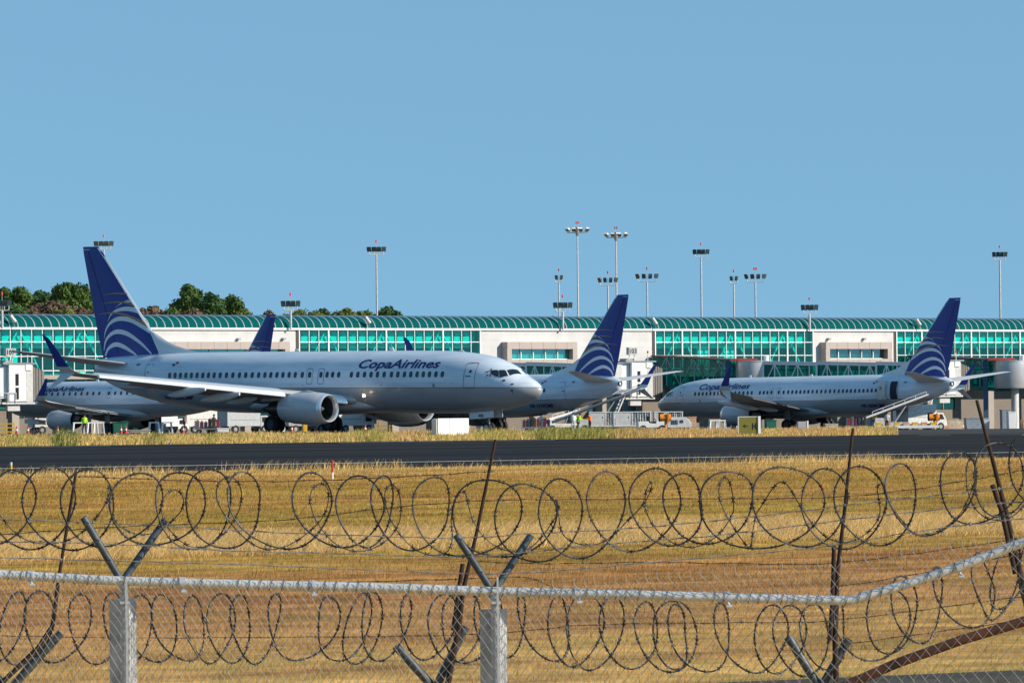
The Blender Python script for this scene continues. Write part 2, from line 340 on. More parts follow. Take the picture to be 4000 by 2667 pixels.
tag(blades('seed_grass', 9000, (216, 223.6), (.18, .46), .009, .7, grn=.0, power=1, dens=lambda u, v: (lumps(u, v, 70, .3, 5) > .45) * .9 + .04), 'sparse tall pale seed heads at the near edge of the runway', 'grass', kind='stuff')
tag(blades('weed_grass', 9000, (61.5, 64.5), (.04, .16), .012, .8, grn=.66, ur=(.03, .095), power=1), 'low grey green weeds along the kerb at bottom right', 'grass', kind='stuff')
def vergeg(u, v, g, h):
    px = 2000 + F * u
    gg = np.where(rng.random(len(px)) < .38, .6, g); hh = h * (.55 + .35 * (lumps(u, v, 180, .5, 3) > 0))
    for c, wd, am, hm in ((250, 45, .95, 1.9), (70, 60, .6, 1.2), (600, 40, .8, 1.2), (820, 40, .6, 1), (1440, 60, .65, 1.6), (1930, 90, .62, 1.25), (2150, 75, .95, 1.5), (2300, 60, .9, 1.45), (2260, 190, .72, 1.2), (2460, 60, .7, 1.2), (2900, 60, .55, 1.0)):
        k = np.abs(px - c + rng.normal(0, wd * .35, len(px))) < wd * .8; gg = np.where(k & (rng.random(len(px)) < .75), am + rng.normal(0, .08, len(px)), gg); hh = np.where(k, hh * hm, hh)
    for c, wd in ((2650, 260), (3200, 160), (1600, 60)):
        k = (np.abs(px - c) < wd) & (rng.random(len(px)) < .5); gg = np.where(k, .35, gg)
    return gg, hh
tag(blades('verge_grass', 95000, (320.3, 345), (.1, .42), .017, .45, grn=.1, ur=(-.1, .0675), power=1, green_fn=vergeg), 'tall tufted grass on the verge between runway and taxiway', 'grass', kind='stuff')

# ------------------------------------------------------------------ aircraft
BLUE = mat('airline_blue_paint', (.003, .030, .25), .38, var=.08, scale=.7, coat=.08)
NAVY = mat('navy_lettering', (.010, .014, .14), .5, var=.02)
STRIPE = mat('pale_stripe_paint', (.62, .68, .74), .4, var=.03)
GOLD = mat('gold_stripe_paint', (.33, .19, .09), .45, var=.03)
SILV = mat('polished_aluminium', (.88, .89, .90), .38, .7, var=.03)
WGREY = mat('wing_grey_paint', (.42, .43, .44), .45, var=.06, scale=1.5)
FAIR = mat('pale_grey_fairing', (.62, .62, .61), .4, var=.05)
NAC = mat('nacelle_paint', (.50, .52, .55), .28, var=.06, scale=1.2, coat=.3)
NOZ = mat('exhaust_metal', (.09, .085, .08), .4, .8, var=.3)
WINM = mat('cabin_window_glass', (.03, .06, .075), .12, var=.4, scale=2)
PANE = mat('cockpit_glass', (.015, .02, .026), .06, var=.3, coat=.5)
LINE = mat('door_seam', (.10, .13, .17), .6, var=.1)
BLACK = mat('matt_black', (.006, .006, .007), .8, var=.1)
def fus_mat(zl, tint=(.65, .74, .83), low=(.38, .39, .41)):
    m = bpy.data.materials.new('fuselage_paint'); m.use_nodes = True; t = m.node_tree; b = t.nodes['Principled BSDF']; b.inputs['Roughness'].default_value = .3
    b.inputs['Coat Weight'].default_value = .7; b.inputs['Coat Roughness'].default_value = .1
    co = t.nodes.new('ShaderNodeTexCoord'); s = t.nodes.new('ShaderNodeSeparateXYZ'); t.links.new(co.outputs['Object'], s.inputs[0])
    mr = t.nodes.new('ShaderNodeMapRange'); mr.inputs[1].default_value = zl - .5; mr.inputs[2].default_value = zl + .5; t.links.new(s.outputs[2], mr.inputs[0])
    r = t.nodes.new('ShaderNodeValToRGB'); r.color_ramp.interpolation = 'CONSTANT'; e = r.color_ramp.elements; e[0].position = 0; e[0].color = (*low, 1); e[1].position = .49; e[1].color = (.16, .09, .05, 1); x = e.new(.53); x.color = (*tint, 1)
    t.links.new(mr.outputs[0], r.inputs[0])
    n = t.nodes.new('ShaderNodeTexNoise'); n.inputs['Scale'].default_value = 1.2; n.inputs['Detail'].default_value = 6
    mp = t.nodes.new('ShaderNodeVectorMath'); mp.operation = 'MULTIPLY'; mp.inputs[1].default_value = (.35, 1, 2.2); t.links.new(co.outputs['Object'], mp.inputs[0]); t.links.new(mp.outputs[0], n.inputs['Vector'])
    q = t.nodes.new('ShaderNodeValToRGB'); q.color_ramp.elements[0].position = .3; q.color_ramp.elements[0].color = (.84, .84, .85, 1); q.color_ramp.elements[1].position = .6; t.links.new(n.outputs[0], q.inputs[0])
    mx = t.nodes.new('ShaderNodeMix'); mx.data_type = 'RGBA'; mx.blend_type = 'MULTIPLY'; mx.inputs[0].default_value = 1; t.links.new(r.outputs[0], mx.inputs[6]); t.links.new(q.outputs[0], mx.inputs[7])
    # panel joints: thin rings every so often along the hull
    wv = t.nodes.new('ShaderNodeTexBrick'); wv.inputs['Scale'].default_value = .55; wv.inputs['Mortar Size'].default_value = .006; wv.inputs['Color1'].default_value = wv.inputs['Color2'].default_value = (1, 1, 1, 1); wv.inputs['Mortar'].default_value = (.86, .86, .87, 1)
    cx = t.nodes.new('ShaderNodeCombineXYZ'); t.links.new(s.outputs[0], cx.inputs[0]); t.links.new(s.outputs[2], cx.inputs[1]); t.links.new(cx.outputs[0], wv.inputs[0])
    m2 = t.nodes.new('ShaderNodeMix'); m2.data_type = 'RGBA'; m2.blend_type = 'MULTIPLY'; m2.inputs[0].default_value = 1; t.links.new(mx.outputs[2], m2.inputs[6]); t.links.new(wv.outputs[0], m2.inputs[7])
    t.links.new(m2.outputs[2], b.inputs['Base Color']); return m
FUS737 = dict(
    a=[0, .03, .1, .25, .5, .8, 1.0, 1.3, 1.6, 1.95, 2.3, 2.9, 3.7, 5, 6.2, 7.6, 10, 24, 27, 30, 32, 33.6, 35.2, 36.5, 37.4, 37.9, 38.05],
    t=[2.72, 2.84, 2.96, 3.12, 3.29, 3.45, 3.54, 3.69, 3.92, 4.17, 4.33, 4.60, 4.84, 5.08, 5.2, 5.26, 5.29, 5.29, 5.29, 5.26, 5.22, 5.17, 5.10, 5.02, 4.90, 4.72, 4.58],
    b=[2.72, 2.6, 2.48, 2.33, 2.17, 2.04, 1.97, 1.87, 1.78, 1.69, 1.61, 1.50, 1.40, 1.31, 1.28, 1.27, 1.27, 1.27, 1.34, 1.66, 1.98, 2.28, 2.68, 3.12, 3.5, 3.78, 3.95],
    w=[.02, .13, .26, .43, .64, .84, .95, 1.09, 1.21, 1.33, 1.43, 1.56, 1.69, 1.81, 1.86, 1.88, 1.88, 1.88, 1.86, 1.70, 1.50, 1.27, .96, .70, .50, .34, .22],
    c=[2.72, 2.72, 2.73, 2.74, 2.76, 2.8, 2.82, 2.86, 2.9, 2.95, 3.0, 3.08, 3.17, 3.25, 3.28, 3.3, 3.3, 3.3, 3.33, 3.48, 3.65, 3.8, 3.98, 4.12, 4.22, 4.26, 4.27])
FUS190 = dict(
    a=[0, .03, .1, .25, .5, .9, 1.3, 1.9, 2.6, 3.6, 5, 7, 21, 24, 27, 29.5, 31.5, 33.3, 34.6, 35.4, 35.7],
    t=[2.45, 2.56, 2.67, 2.83, 3.02, 3.27, 3.55, 3.95, 4.3, 4.6, 4.8, 4.86, 4.86, 4.86, 4.85, 4.82, 4.76, 4.66, 4.5, 4.3, 4.2],
    b=[2.45, 2.35, 2.24, 2.11, 1.98, 1.84, 1.75, 1.66, 1.59, 1.53, 1.5, 1.49, 1.49, 1.58, 1.95, 2.4, 2.8, 3.22, 3.55, 3.78, 3.85],
    w=[.02, .12, .23, .4, .58, .8, .96, 1.13, 1.28, 1.4, 1.48, 1.505, 1.505, 1.5, 1.36, 1.12, .88, .62, .42, .26, .2],
    c=[2.45, 2.45, 2.46, 2.5, 2.55, 2.65, 2.75, 2.9, 3.0, 3.1, 3.16, 3.18, 3.18, 3.2, 3.4, 3.6, 3.78, 3.92, 4.0, 4.03, 4.03])
def fsec(D, a): return [float(np.interp(a, D['a'], D[k])) for k in 'tbwc']
def fph(D, a, ph, side, off=0.0):
    t, b, w_, c = fsec(D, a); s, co = math.sin(ph), math.cos(ph); h = (t - c) if co > 0 else (c - b)
    return Vector((-a, side * (w_ + off) * s, c + (h + off) * co))
def faz(D, a, z, side, off=0.015):
    t, b, w_, c = fsec(D, a); h = (t - c) if z > c else (c - b); q = max(-.999, min(.999, (z - c) / h)); ph = math.acos(q)
    return fph(D, a, ph, side, off)
def rrect(ca, cz, wa, wz, r, n=4):
    P = []
    for (sx, sz, a0) in ((1, 1, 0), (-1, 1, 90), (-1, -1, 180), (1, -1, 270)):
        for k in range(n + 1):
            t = R(a0 + 90 * k / n); P.append((ca + sx * (wa / 2 - r) + r * math.cos(t), cz + sz * (wz / 2 - r) + r * math.sin(t)))
    return P
def decal(D, poly, side, off=.012, rings=2):
    """filled polygon in (a,z) laid on the skin"""
    Q = []
    for i, p in enumerate(poly):
        q = poly[(i + 1) % len(poly)]; m = max(1, int(math.hypot(q[0] - p[0], q[1] - p[1]) / .16)); Q += [(p[0] + (q[0] - p[0]) * k / m, p[1] + (q[1] - p[1]) * k / m) for k in range(m)]
    poly = Q
    b = MB(); ca = sum(p[0] for p in poly) / len(poly); cz = sum(p[1] for p in poly) / len(poly); n = len(poly); vs = []
    for k in range(rings):
        f = 1 - k / rings; vs += [faz(D, ca + (p[0] - ca) * f, cz + (p[1] - cz) * f, side, off) for p in poly]
    vs.append(faz(D, ca, cz, side, off)); fs = []
    for k in range(rings - 1):
        for i in range(n): j = (i + 1) % n; fs.append((k * n + i, k * n + j, (k + 1) * n + j, (k + 1) * n + i))
    for i in range(n): fs.append(((rings - 1) * n + i, (rings - 1) * n + (i + 1) % n, rings * n))
    return b.add(vs, fs)
def outline(D, poly, side, w_=.035, off=.014, b=None, dense=6):
    b = b or MB(); P = []
    n = len(poly)
    for i in range(n):
        p, q = poly[i], poly[(i + 1) % n]; L = math.hypot(q[0] - p[0], q[1] - p[1]); m = max(1, int(L / .2))
        for k in range(m): P.append((p[0] + (q[0] - p[0]) * k / m, p[1] + (q[1] - p[1]) * k / m))
    ca = sum(p[0] for p in P) / len(P); cz = sum(p[1] for p in P) / len(P); n = len(P); vs = []
    for p in P:
        d = Vector((p[0] - ca, p[1] - cz)); d.normalize(); vs.append(faz(D, p[0], p[1], side, off)); vs.append(faz(D, p[0] - d.x * w_, p[1] - d.y * w_, side, off))
    return b.add(vs, [(2 * i, 2 * i + 1, (2 * ((i + 1) % n)) + 1, 2 * ((i + 1) % n)) for i in range(n)])
def lettering(D, txt, size, a0, a1, z0, side, name, parent, m=NAVY, bold=.01, shear=.25, off=.02):
    """line of text on the hull; a0 is where it begins, a1 where it ends (distance behind the nose)"""
    vs, fs, W = text_mesh(txt, size, bold, shear)
    b = MB(); P = [faz(D, a0 + (a1 - a0) * x / W, z0 + y, side, off) for x, y in vs]; b.add(P, fs)
    return b.build(name, m, parent)
AF = [(1, 0), (.85, .35), (.6, .78), (.35, 1.0), (.15, .86), (.05, .55), (.012, .28), (0, 0), (.012, -.25), (.05, -.42), (.15, -.6), (.35, -.66), (.6, -.5), (.85, -.2)]
def section(le, te, out, z, th, tilt=0, inc=0, side=1, dz_te=0):
    """airfoil ring; le/te distances behind the nose, thickness th (fraction of chord), tilt turns the section upward"""
    c = te - le; P = []
    for x, y in AF:
        t = y * th * c * .5; zz = z + t * math.cos(tilt) - x * dz_te; o = out - t * math.sin(tilt)
        P.append(Vector((-(le + x * c), side * o, zz)))
    return P
def plane_build(cfg, pos, ang, pitch, label, vis, reg=None, reg_z=2.2, doors_open=False, lights=False):
    D = cfg['fus']; ca, sa = math.cos(R(ang)), math.sin(R(ang))
    g = float(gz(pos[0] - ca * 15, pos[1] - sa * 15))
    root = empty('airliner', (pos[0], pos[1], g), R(ang), label, 'airliner', cfg['group'])
    root.rotation_euler = (0, -R(pitch), R(ang)) if False else (0, R(-pitch), R(ang))
    # pivot the small pitch about a point near the main gear
    root.location.z = g + math.tan(R(pitch)) * 15 * 1.0
    # ---- fuselage
    A = [0, .015, .03, .06, .1, .17, .25, .37, .5, .65, .8, 1.0, 1.15, 1.3, 1.45, 1.6, 1.8, 1.95, 2.1, 2.3, 2.6, 2.9, 3.3, 3.7, 4.3, 5, 5.6, 6.2, 6.9, 7.6, 8.8, 10] + list(np.arange(11, D['a'][-1] - 6, 1.0)) + list(np.linspace(D['a'][-1] - 6, D['a'][-1], 16))
    n = 56; b = MB(); rings = []
    for a in A: rings.append([fph(D, a, 2 * math.pi * k / n, 1) for k in range(n)])
    # soften the piecewise-linear hull
    arr = np.array([[list(v) for v in r] for r in rings]); 
    for _ in range(2):
        a2 = arr.copy(); a2[2:-2, :, 1:] = .25 * arr[1:-3, :, 1:] + .5 * arr[2:-2, :, 1:] + .25 * arr[3:-1, :, 1:]
        idx = [i for i in range(len(A)) if A[i] > 3]; arr[idx] = a2[idx]
    b.loft([[Vector(v) for v in r] for r in arr]); hull = b.build('fuselage', cfg['paint'], root, smooth=60)
    b = MB(); e = D['a'][-1]; b.lathe([(-e + .25, .30), (-e - .06, .24), (-e - .06, .16), (-e + .2, .12)], 20, c=(0, 0, (D['t'][-1] + D['b'][-1]) / 2)); b.build('exhaust_outlet', NOZ, root, smooth=40)
    # belly fairing
    b = MB(); f0, f1 = cfg['fair']; rings = []
    for k in range(17):
        x = f0 + (f1 - f0) * k / 16; q = math.sin(math.pi * k / 16) ** .45; hw = .2 + q * (fsec(D, 15)[2] + .06 - .2); zb = 1.8 - q * (1.8 - cfg['fair_z']); zt = 1.8 + q * .75
        rings.append([Vector((-x, hw * math.copysign(abs(math.cos(t)) ** .7, math.cos(t)), (zt + zb) / 2 + (zt - zb) / 2 * math.copysign(abs(math.sin(t)) ** .8, math.sin(t)))) for t in np.linspace(0, 2 * math.pi, 28, endpoint=False)])
    b.loft(rings); b.build('belly_fairing', cfg['low'], root, smooth=60)
    # ---- wings
    for side in (1, -1):
        b = MB(); b.loft([section(le, te, o, z, th, 0, side=side, dz_te=.08) for (le, te, o, z, th) in cfg['wing']]); wg = b.build('wing', WGREY, root, smooth=40)
        # slats: bright leading edge
        b = MB(); rr = []
        for (s0, s1) in cfg['slats']:
            rr = []
            for k in range(7):
                o = s0 + (s1 - s0) * k / 6; W = cfg['wing']; le = np.interp(o, [q[2] for q in W], [q[0] for q in W]); z = np.interp(o, [q[2] for q in W], [q[3] for q in W]); kk = np.interp(o, [2, 6, 14, 17], [1.1, 1.05, .8, .6])
                P = [(.62, .25), (.35, .27), (.08, .20), (-.14, .06), (-.27, -.12), (-.26, -.24), (-.12, -.27), (.05, -.16), (.2, .02), (.6, .18)]
                rr.append([Vector((-(le + x * kk), side * o, z + y * kk)) for x, y in P])
            b.loft(rr)
        b.build('slat', SILV, wg, smooth=50)
        # winglet
        b = MB(); b.loft([section(le, te, o, z, th, ti, side=side) for (le, te, o, z, th, ti) in cfg['winglet_lo']]); b.build('wingtip', FAIR, wg, smooth=50)
        b = MB(); b.loft([section(le, te, o, z, th, ti, side=side) for (le, te, o, z, th, ti) in cfg['winglet']]); b.build('winglet', BLUE, wg, smooth=50)
        if cfg.get('strake'):
            b = MB(); b.loft([section(le, te, o, z, th, ti, side=side) for (le, te, o, z, th, ti) in cfg['strake']]); b.build('lower_winglet', FAIR, wg, smooth=50)
        # flap track fairings
        for (o, x0, x1, z0, z1, r) in cfg['tracks']:
            b = MB(); rings = []
            for k in range(11):
                f = k / 10; q = max(.06, math.sin(math.pi * min(1, f * .94 + .06)) ** .6); x = x0 + (x1 - x0) * f; z = z0 + (z1 - z0) * f
                rings.append([Vector((-x, side * o + r * .62 * q * math.cos(t), z + r * q * math.sin(t))) for t in np.linspace(0, 2 * math.pi, 12, endpoint=False)])
            b.loft(rings); b.build('flap_track_fairing', FAIR, wg, smooth=60)
        # lowered trailing edge flaps in slightly darker grey
        b = MB(); W = cfg['wing']
        for (s0, s1) in cfg['flaps']:
            rr = []
            for o in (s0, s1):
                te = np.interp(o, [q[2] for q in W], [q[1] for q in W]); le = np.interp(o, [q[2] for q in W], [q[0] for q in W]); z = np.interp(o, [q[2] for q in W], [q[3] for q in W]); c = (te - le) * .22
                rr.append([Vector((-(te - c), side * o, z + .02)), Vector((-(te + .12), side * o, z - .20)), Vector((-(te + .10), side * o, z - .24)), Vector((-(te - c), side * o, z - .10))])
            b.loft(rr)
        b.build('flap', WGREY, wg)
        # ---- tailplane
        b = MB(); b.loft([section(le, te, o, z, th, 0, side=side) for (le, te, o, z, th) in cfg['stab']]); st = b.build('tailplane', FAIR, root, smooth=40)
        b = MB(); rr = []
        for (le, te, o, z, th) in cfg['stab']:
            h = th * (te - le) * .5; rr.append([Vector((-(le + x), side * o, z + y * h)) for x, y in ((.3, .72), (.12, .62), (.02, .25), (-.05, 0), (.0, -.25), (.12, -.5), (.3, -.55))])
        b.loft(rr[:]); b.build('leading_edge', SILV, st, smooth=50)
        # ---- engine
        (ex, eo, ez, er, fx, cx_) = cfg['engine']; sq = cfg['esq']
        b = MB(); L = fx - ex
        prof = [(0, .86), (.03, .93), (.10, .975), (.28, 1.02), (.5, 1.02), (.75, .97), (.92, .87), (1.0, .80)]
        b.lathe([(-(ex + .06 * L + f * L * .94), r * er) for f, r in prof[1:]], 40, c=(0, side * eo, ez), sq=sq)
        b.lathe([(-(ex + L), .8 * er), (-(ex + L - .05), .74 * er), (-(ex + L * .7), .66 * er)], 40, 1, c=(0, side * eo, ez), sq=sq)
        en = b.build('engine', [NAC, BLACK], root, smooth=60)
        b = MB(); b.lathe([(-(ex + .088 * L), .93 * er), (-(ex + .05 * L), .915 * er), (-(ex + .012 * L), .875 * er), (-ex, .84 * er), (-(ex + .01 * L), .80 * er), (-(ex + .05 * L), .765 * er), (-(ex + .10 * L), .75 * er)], 40, c=(0, side * eo, ez), sq=sq); b.build('inlet_lip', SILV, en, smooth=70)
        b = MB(); b.lathe([(-(ex + .10 * L), .75 * er), (-(ex + .3 * L), .78 * er)], 40, c=(0, side * eo, ez), sq=sq); b.lathe([(-(ex + .29 * L), .79 * er), (-(ex + .3 * L), .02)], 40, c=(0, side * eo, ez), sq=sq); b.build('fan', mat('dark_fan', (.02, .022, .025), .5, .2), en, smooth=40)
        b = MB(); b.lathe([(-(ex + .12 * L), .02), (-(ex + .16 * L), .1 * er), (-(ex + .28 * L), .26 * er)], 20, c=(0, side * eo, ez)); b.build('spinner', GREY, en, smooth=60)
        b = MB(); b.lathe([(-(fx - .5), .56 * er), (-(fx + .1), .56 * er), (-(fx + .55 * (cx_ - fx)), .42 * er), (-(fx + .55 * (cx_ - fx)), .36 * er), (-(fx + .3), .3 * er)], 28, c=(0, side * eo, ez)); b.lathe([(-fx, .3 * er), (-(fx + .5 * (cx_ - fx)), .26 * er), (-cx_, .02)], 20, c=(0, side * eo, ez)); b.build('exhaust_nozzle', NOZ, en, smooth=50)
        b = MB(); W = cfg['wing']; lew = np.interp(eo, [q[2] for q in W], [q[0] for q in W]); zw = np.interp(eo, [q[2] for q in W], [q[3] for q in W])
        sec = []
        for (x, zb, zt, hw) in ((ex + .28 * L, ez + er * .9, ez + er * 1.0, .05), (ex + .5 * L, ez + er * .8, ez + er * 1.12, .16), (lew - .1, ez + er * .6, zw + .12, .2), (lew + 1.6, ez + er * .5, zw - .05, .2), (fx + 2.0, zw - .45, zw - .1, .08)):
            sec.append([Vector((-x, side * eo - hw, zb)), Vector((-x, side * eo + hw, zb)), Vector((-x, side * eo + hw * .8, zt)), Vector((-x, side * eo - hw * .8, zt))])
        b.loft(sec); b.build('pylon', FAIR, en, smooth=50)
        b = MB(); b.tube([(-(ex + L * .45), side * (eo + er * 1.0), ez + .1), (-(ex + L * .47), side * (eo + er * .98), ez - .25), (-(ex + L * .5), side * (eo + er * .80), ez - er * .62)], .012, 5); b.build('cowl_seam', LINE, en)
        # ---- main gear
        gx, go, wr = cfg['gear']; b = MB(); ls = side * go
        b.tube([(-gx, ls, 2.1), (-gx, ls, wr)], .11, 10); b.tube([(-gx, ls, 1.3), (-(gx - .9), ls * .8, 2.0)], .05, 8); b.tube([(-gx, ls, 1.2), (-gx, ls * .35, 1.9)], .06, 8); b.tube([(-gx, ls - .42, wr), (-gx, ls + .42, wr)], .09, 10)
        b.box((-(gx), ls + side * .18, 1.45), (.7, .04, 1.0)); mg = b.build('main_gear', GREY, root, smooth=40)
        for q in (-.32, .32):
            b = MB(); b.lathe([(-.15, wr * .55), (-.18, wr * .8), (-.14, wr * .96), (-.05, wr), (.05, wr), (.14, wr * .96), (.18, wr * .8), (.15, wr * .55)], 28, 0, 'Y', (-gx, ls + q, wr)); b.lathe([(-.12, .02), (-.12, wr * .56), (.12, wr * .56), (.12, .02)], 20, 1, 'Y', (-gx, ls + q, wr)); b.build('wheel', [DARK, DGREY], mg, smooth=40)
    # ---- nose gear
    nx, nr = cfg['nose_gear']; b = MB(); b.tube([(-nx, 0, 1.7), (-nx, 0, nr)], .08, 10); b.tube([(-nx, 0, 1.0), (-(nx + .8), 0, 1.6)], .04, 8); b.tube([(-nx, -.3, nr), (-nx, .3, nr)], .05, 8); ng = b.build('nose_gear', GREY, root, smooth=40)
    for q in (-.2, .2):
        b = MB(); b.lathe([(-.09, nr * .6), (-.1, nr * .9), (-.05, nr), (.05, nr), (.1, nr * .9), (.09, nr * .6)], 24, 0, 'Y', (-nx, q, nr)); b.lathe([(-.08, .02), (-.08, nr * .62), (.08, nr * .62), (.08, .02)], 20, 1, 'Y', (-nx, q, nr)); b.build('wheel', [DARK, OFFW], ng, smooth=40)
    for s_ in (1, -1):
        b = MB(); y = s_ * .45; b.prism([(-(nx - .75), 1.45), (-(nx + 1.2), 1.30), (-(nx + 1.2), .90), (-(nx - .75), 1.04)], (0, y, 0), (1, 0, 0), (0, 0, 1), (0, 1, 0), .03 * s_); gd = b.build('gear_door', WHITE, root)
        if cfg.get('door_no') and s_ == vis:
            vs, fs, W = text_mesh(cfg['door_no'], .28, .004); b = MB(); b.add([Vector((-(nx + .45) + (x if vis < 0 else .5 - x), y + s_ * .045, 1.04 + yy)) for x, yy in vs], fs); b.build('lettering', NAVY, gd)
    # ---- fin, with its dorsal fillet and the painted stripes
    fin = cfg['fin']; zz = [q[0] for q in fin]
    def fin_le(z): return float(np.interp(z, zz, [q[1] for q in fin]))
    def fin_te(z): return float(np.interp(z, zz, [q[2] for q in fin]))
    afx = [p[0] for p in AF[7::-1]]; afy = [p[1] for p in AF[7::-1]]
    def fin_half(a, z):
        l, t = fin_le(z), fin_te(z); c = t - l; return float(np.interp((a - l) / c, afx, afy)) * .095 * c * .5
    b = MB(); rings = []
    for z in np.linspace(zz[0], zz[-1], 18):
        l, t = fin_le(z), fin_te(z); c = t - l
        up = [Vector((-(l + x * c), max(y, 0) * .095 * c * .5, z)) for x, y in AF[:8]]; dn = [Vector((-(l + x * c), -max(y, 0) * .095 * c * .5, z)) for x, y in AF[6:0:-1]]
        rings.append(up + dn)
    b.loft(rings); fo = b.build('fin', BLUE, root, smooth=40)
    b = MB(); rr = []
    for z in np.linspace(zz[0] + .3, zz[-1] - .1, 10):
        l = fin_le(z) + .16 * cfg['fs']; h = fin_half(l, z) + .012; rr.append([Vector((-l, h, z)), Vector((-(fin_le(z) + .04), h * .55, z)), Vector((-(fin_le(z) - .035), 0, z)), Vector((-(fin_le(z) + .04), -h * .55, z)), Vector((-l, -h, z))])
    b.loft(rr, cap=False, close=False); b.build('leading_edge', STRIPE, fo, smooth=50)
    b = MB(); dz = cfg['dorsal']; rr = []
    for (z, l, t) in dz: rr.append([Vector((-l, 0, z)), Vector((-(l * .5 + t * .5), .10 + .1 * (dz[-1][0] - z), z)), Vector((-t, .16, z)), Vector((-t, -.16, z)), Vector((-(l * .5 + t * .5), -.10 - .1 * (dz[-1][0] - z), z))])
    b.loft(rr); b.build('dorsal_fin', cfg['white'], fo, smooth=50)
    rud = MB()
    for s_ in (1, -1):
        P = [(fin_te(z) - .30 * (fin_te(z) - fin_le(z)), z) for z in np.linspace(zz[0] + .3, zz[-1] - .3, 14)]
        for (p, q) in zip(P, P[1:]): rud.add([(-p[0], s_ * (fin_half(*p) + .008), p[1]), (-(p[0] + .05), s_ * (fin_half(p[0] + .05, p[1]) + .008), p[1]), (-(q[0] + .05), s_ * (fin_half(q[0] + .05, q[1]) + .008), q[1]), (-q[0], s_ * (fin_half(*q) + .008), q[1])], [(0, 1, 2, 3)])
    P = (fin_te(zz[-1] - .22), zz[-1] - .22)
    for s_ in (1, -1): rud.add([(-(P[0] + .02), s_ * .02, P[1]), (-(P[0] - .62), s_ * (fin_half(P[0] - .62, P[1]) + .012), P[1]), (-(P[0] - .62), s_ * (fin_half(P[0] - .62, P[1]) + .012), P[1] + .05), (-(P[0] + .02), s_ * .02, P[1] + .05)], [(0, 1, 2, 3)], 1)
    rud.build('rudder_gap', [BLACK, STRIPE], fo)
    for m, lst in ((STRIPE, cfg['arcs']), (GOLD, cfg['golds'])):
        for pts in lst:
            P = cr([(a, z, w_) for a, z, w_ in pts], 8); b = MB()
            for s_ in (1, -1):
                vs = []
                for i, p in enumerate(P):
                    d = np.array(P[min(i + 1, len(P) - 1)][:2]) - np.array(P[max(i - 1, 0)][:2]); d /= np.linalg.norm(d) + 1e-9; nn = np.array([-d[1], d[0]])
                    for q in (1, 0, -1):
                        a_, z_ = np.array(p[:2]) + nn * q * p[2] / 2; a_ = min(max(a_, fin_le(z_) + .1), fin_te(z_) - .04); vs.append((-a_, s_ * (fin_half(a_, z_) + (.014 if m is STRIPE else .02)), z_))
                k = len(P); b.add(vs, [(3 * i + j, 3 * i + j + 1, 3 * i + j + 4, 3 * i + j + 3) for i in range(k - 1) for j in (0, 1)])
            b.build('painted_arc', m, fo)
    # ---- cabin windows, doors, lettering on the side that can be seen
    for a in cfg['windows']:
        decal(D, rrect(a, cfg['wz'], cfg['ww'], cfg['wh'], cfg['ww'] * .46), vis, .012, 1).build('cabin_window', WINM, root)
    for (a, z, w_, h, kind) in cfg['doors']:
        if doors_open and kind == 'rear': continue
        d = outline(D, rrect(a, z, w_, h, .16), vis).build('door' if kind != 'exit' else 'emergency_exit', LINE, root)
        if kind != 'exit':
            decal(D, rrect(a - .02, z + .25, .17, .2, .08), vis, .016, 1).build('door_window', PANE, d)
            decal(D, rrect(a + .1, z - .05, .42, .07, .03), vis, .016, 1).build('handle', LINE, d)
    if doors_open:
        for (a, z, w_, h, kind) in cfg['doors']:
            if kind != 'rear': continue
            # a dark sheet on the hull paints the shade inside the doorway, the door leaf stands open ahead of it
            d = decal(D, rrect(a, z, .82, h + .1, .14, 6), vis, .075, 8).build('doorway', mat('painted_doorway_shade', (.012, .02, .05), .7), root)
            outline(D, rrect(a, z, .9, h + .18, .16), vis, .06, .08).build('frame', OFFW, d)
            rr = []
            for k in range(9):
                z_ = z - h / 2 + h * k / 8; p = faz(D, a - 1.2, z_, vis, .32); rr.append([p + Vector((x, y * vis, 0)) for x, y in ((-.42, .02), (.42, .10), (.42, 0), (-.42, -.08))])
            b = MB(); b.loft(rr); dl = b.build('door', OFFW, root, smooth=40)
            b = MB(); p = faz(D, a - 1.2, z + .25, vis, .45); b.box(p, (.3, .04, .05)); p = faz(D, a - 1.2, z + .12, vis, .45); b.box(p, (.12, .04, .16)); b.build('handle', RED, dl)
            b = MB(); p = faz(D, a - 1.2, z - h / 2 + .06, vis, .36); b.box(p, (.7, .2, .12)); b.build('slide_cover', GREY, dl)
    t0, t1, tz, cap = cfg['title']
    if vis > 0: lettering(D, 'CopaAirlines', cap / .70, t0, t1, tz, vis, 'airline_title', root, bold=.016)
    else: lettering(D, 'CopaAirlines', cap / .70, t1, t0, tz, vis, 'airline_title', root, bold=.016)
    if reg:
        a0, a1 = cfg['reg']
        if vis > 0: lettering(D, reg, .48, a0, a1, reg_z, vis, 'registration', root, bold=.012, shear=.1, off=.05)
        else: lettering(D, reg, .48, a1, a0, reg_z, vis, 'registration', root, bold=.012, shear=.1, off=.05)
    fa, fz = cfg['flag']; b = decal(D, [(fa, fz), (fa + .22 * -vis * -1, fz), (fa + .26 * vis, fz - .13), (fa + .04 * vis, fz - .13)], vis, .02, 1) if False else MB()
    for (da, dz, mi) in ((-.13, .07, 0), (.13, -.07, 1)):
        q = decal(D, rrect(fa + da * (1 if vis > 0 else 1) * (1 if vis > 0 else 1) * (-1 if vis > 0 else 1), fz + dz, .24, .13, .02, 1), vis, .02, 1); b.add(q.v, q.f, mi)
    b.build('flag', [RED, NAVY], root)
    if cfg.get('small_no'):
        lettering(D, cfg['small_no'], .2, *((33.0, 33.4) if vis > 0 else (33.4, 33.0)), 4.42, vis, 'fleet_number', root, bold=.002)
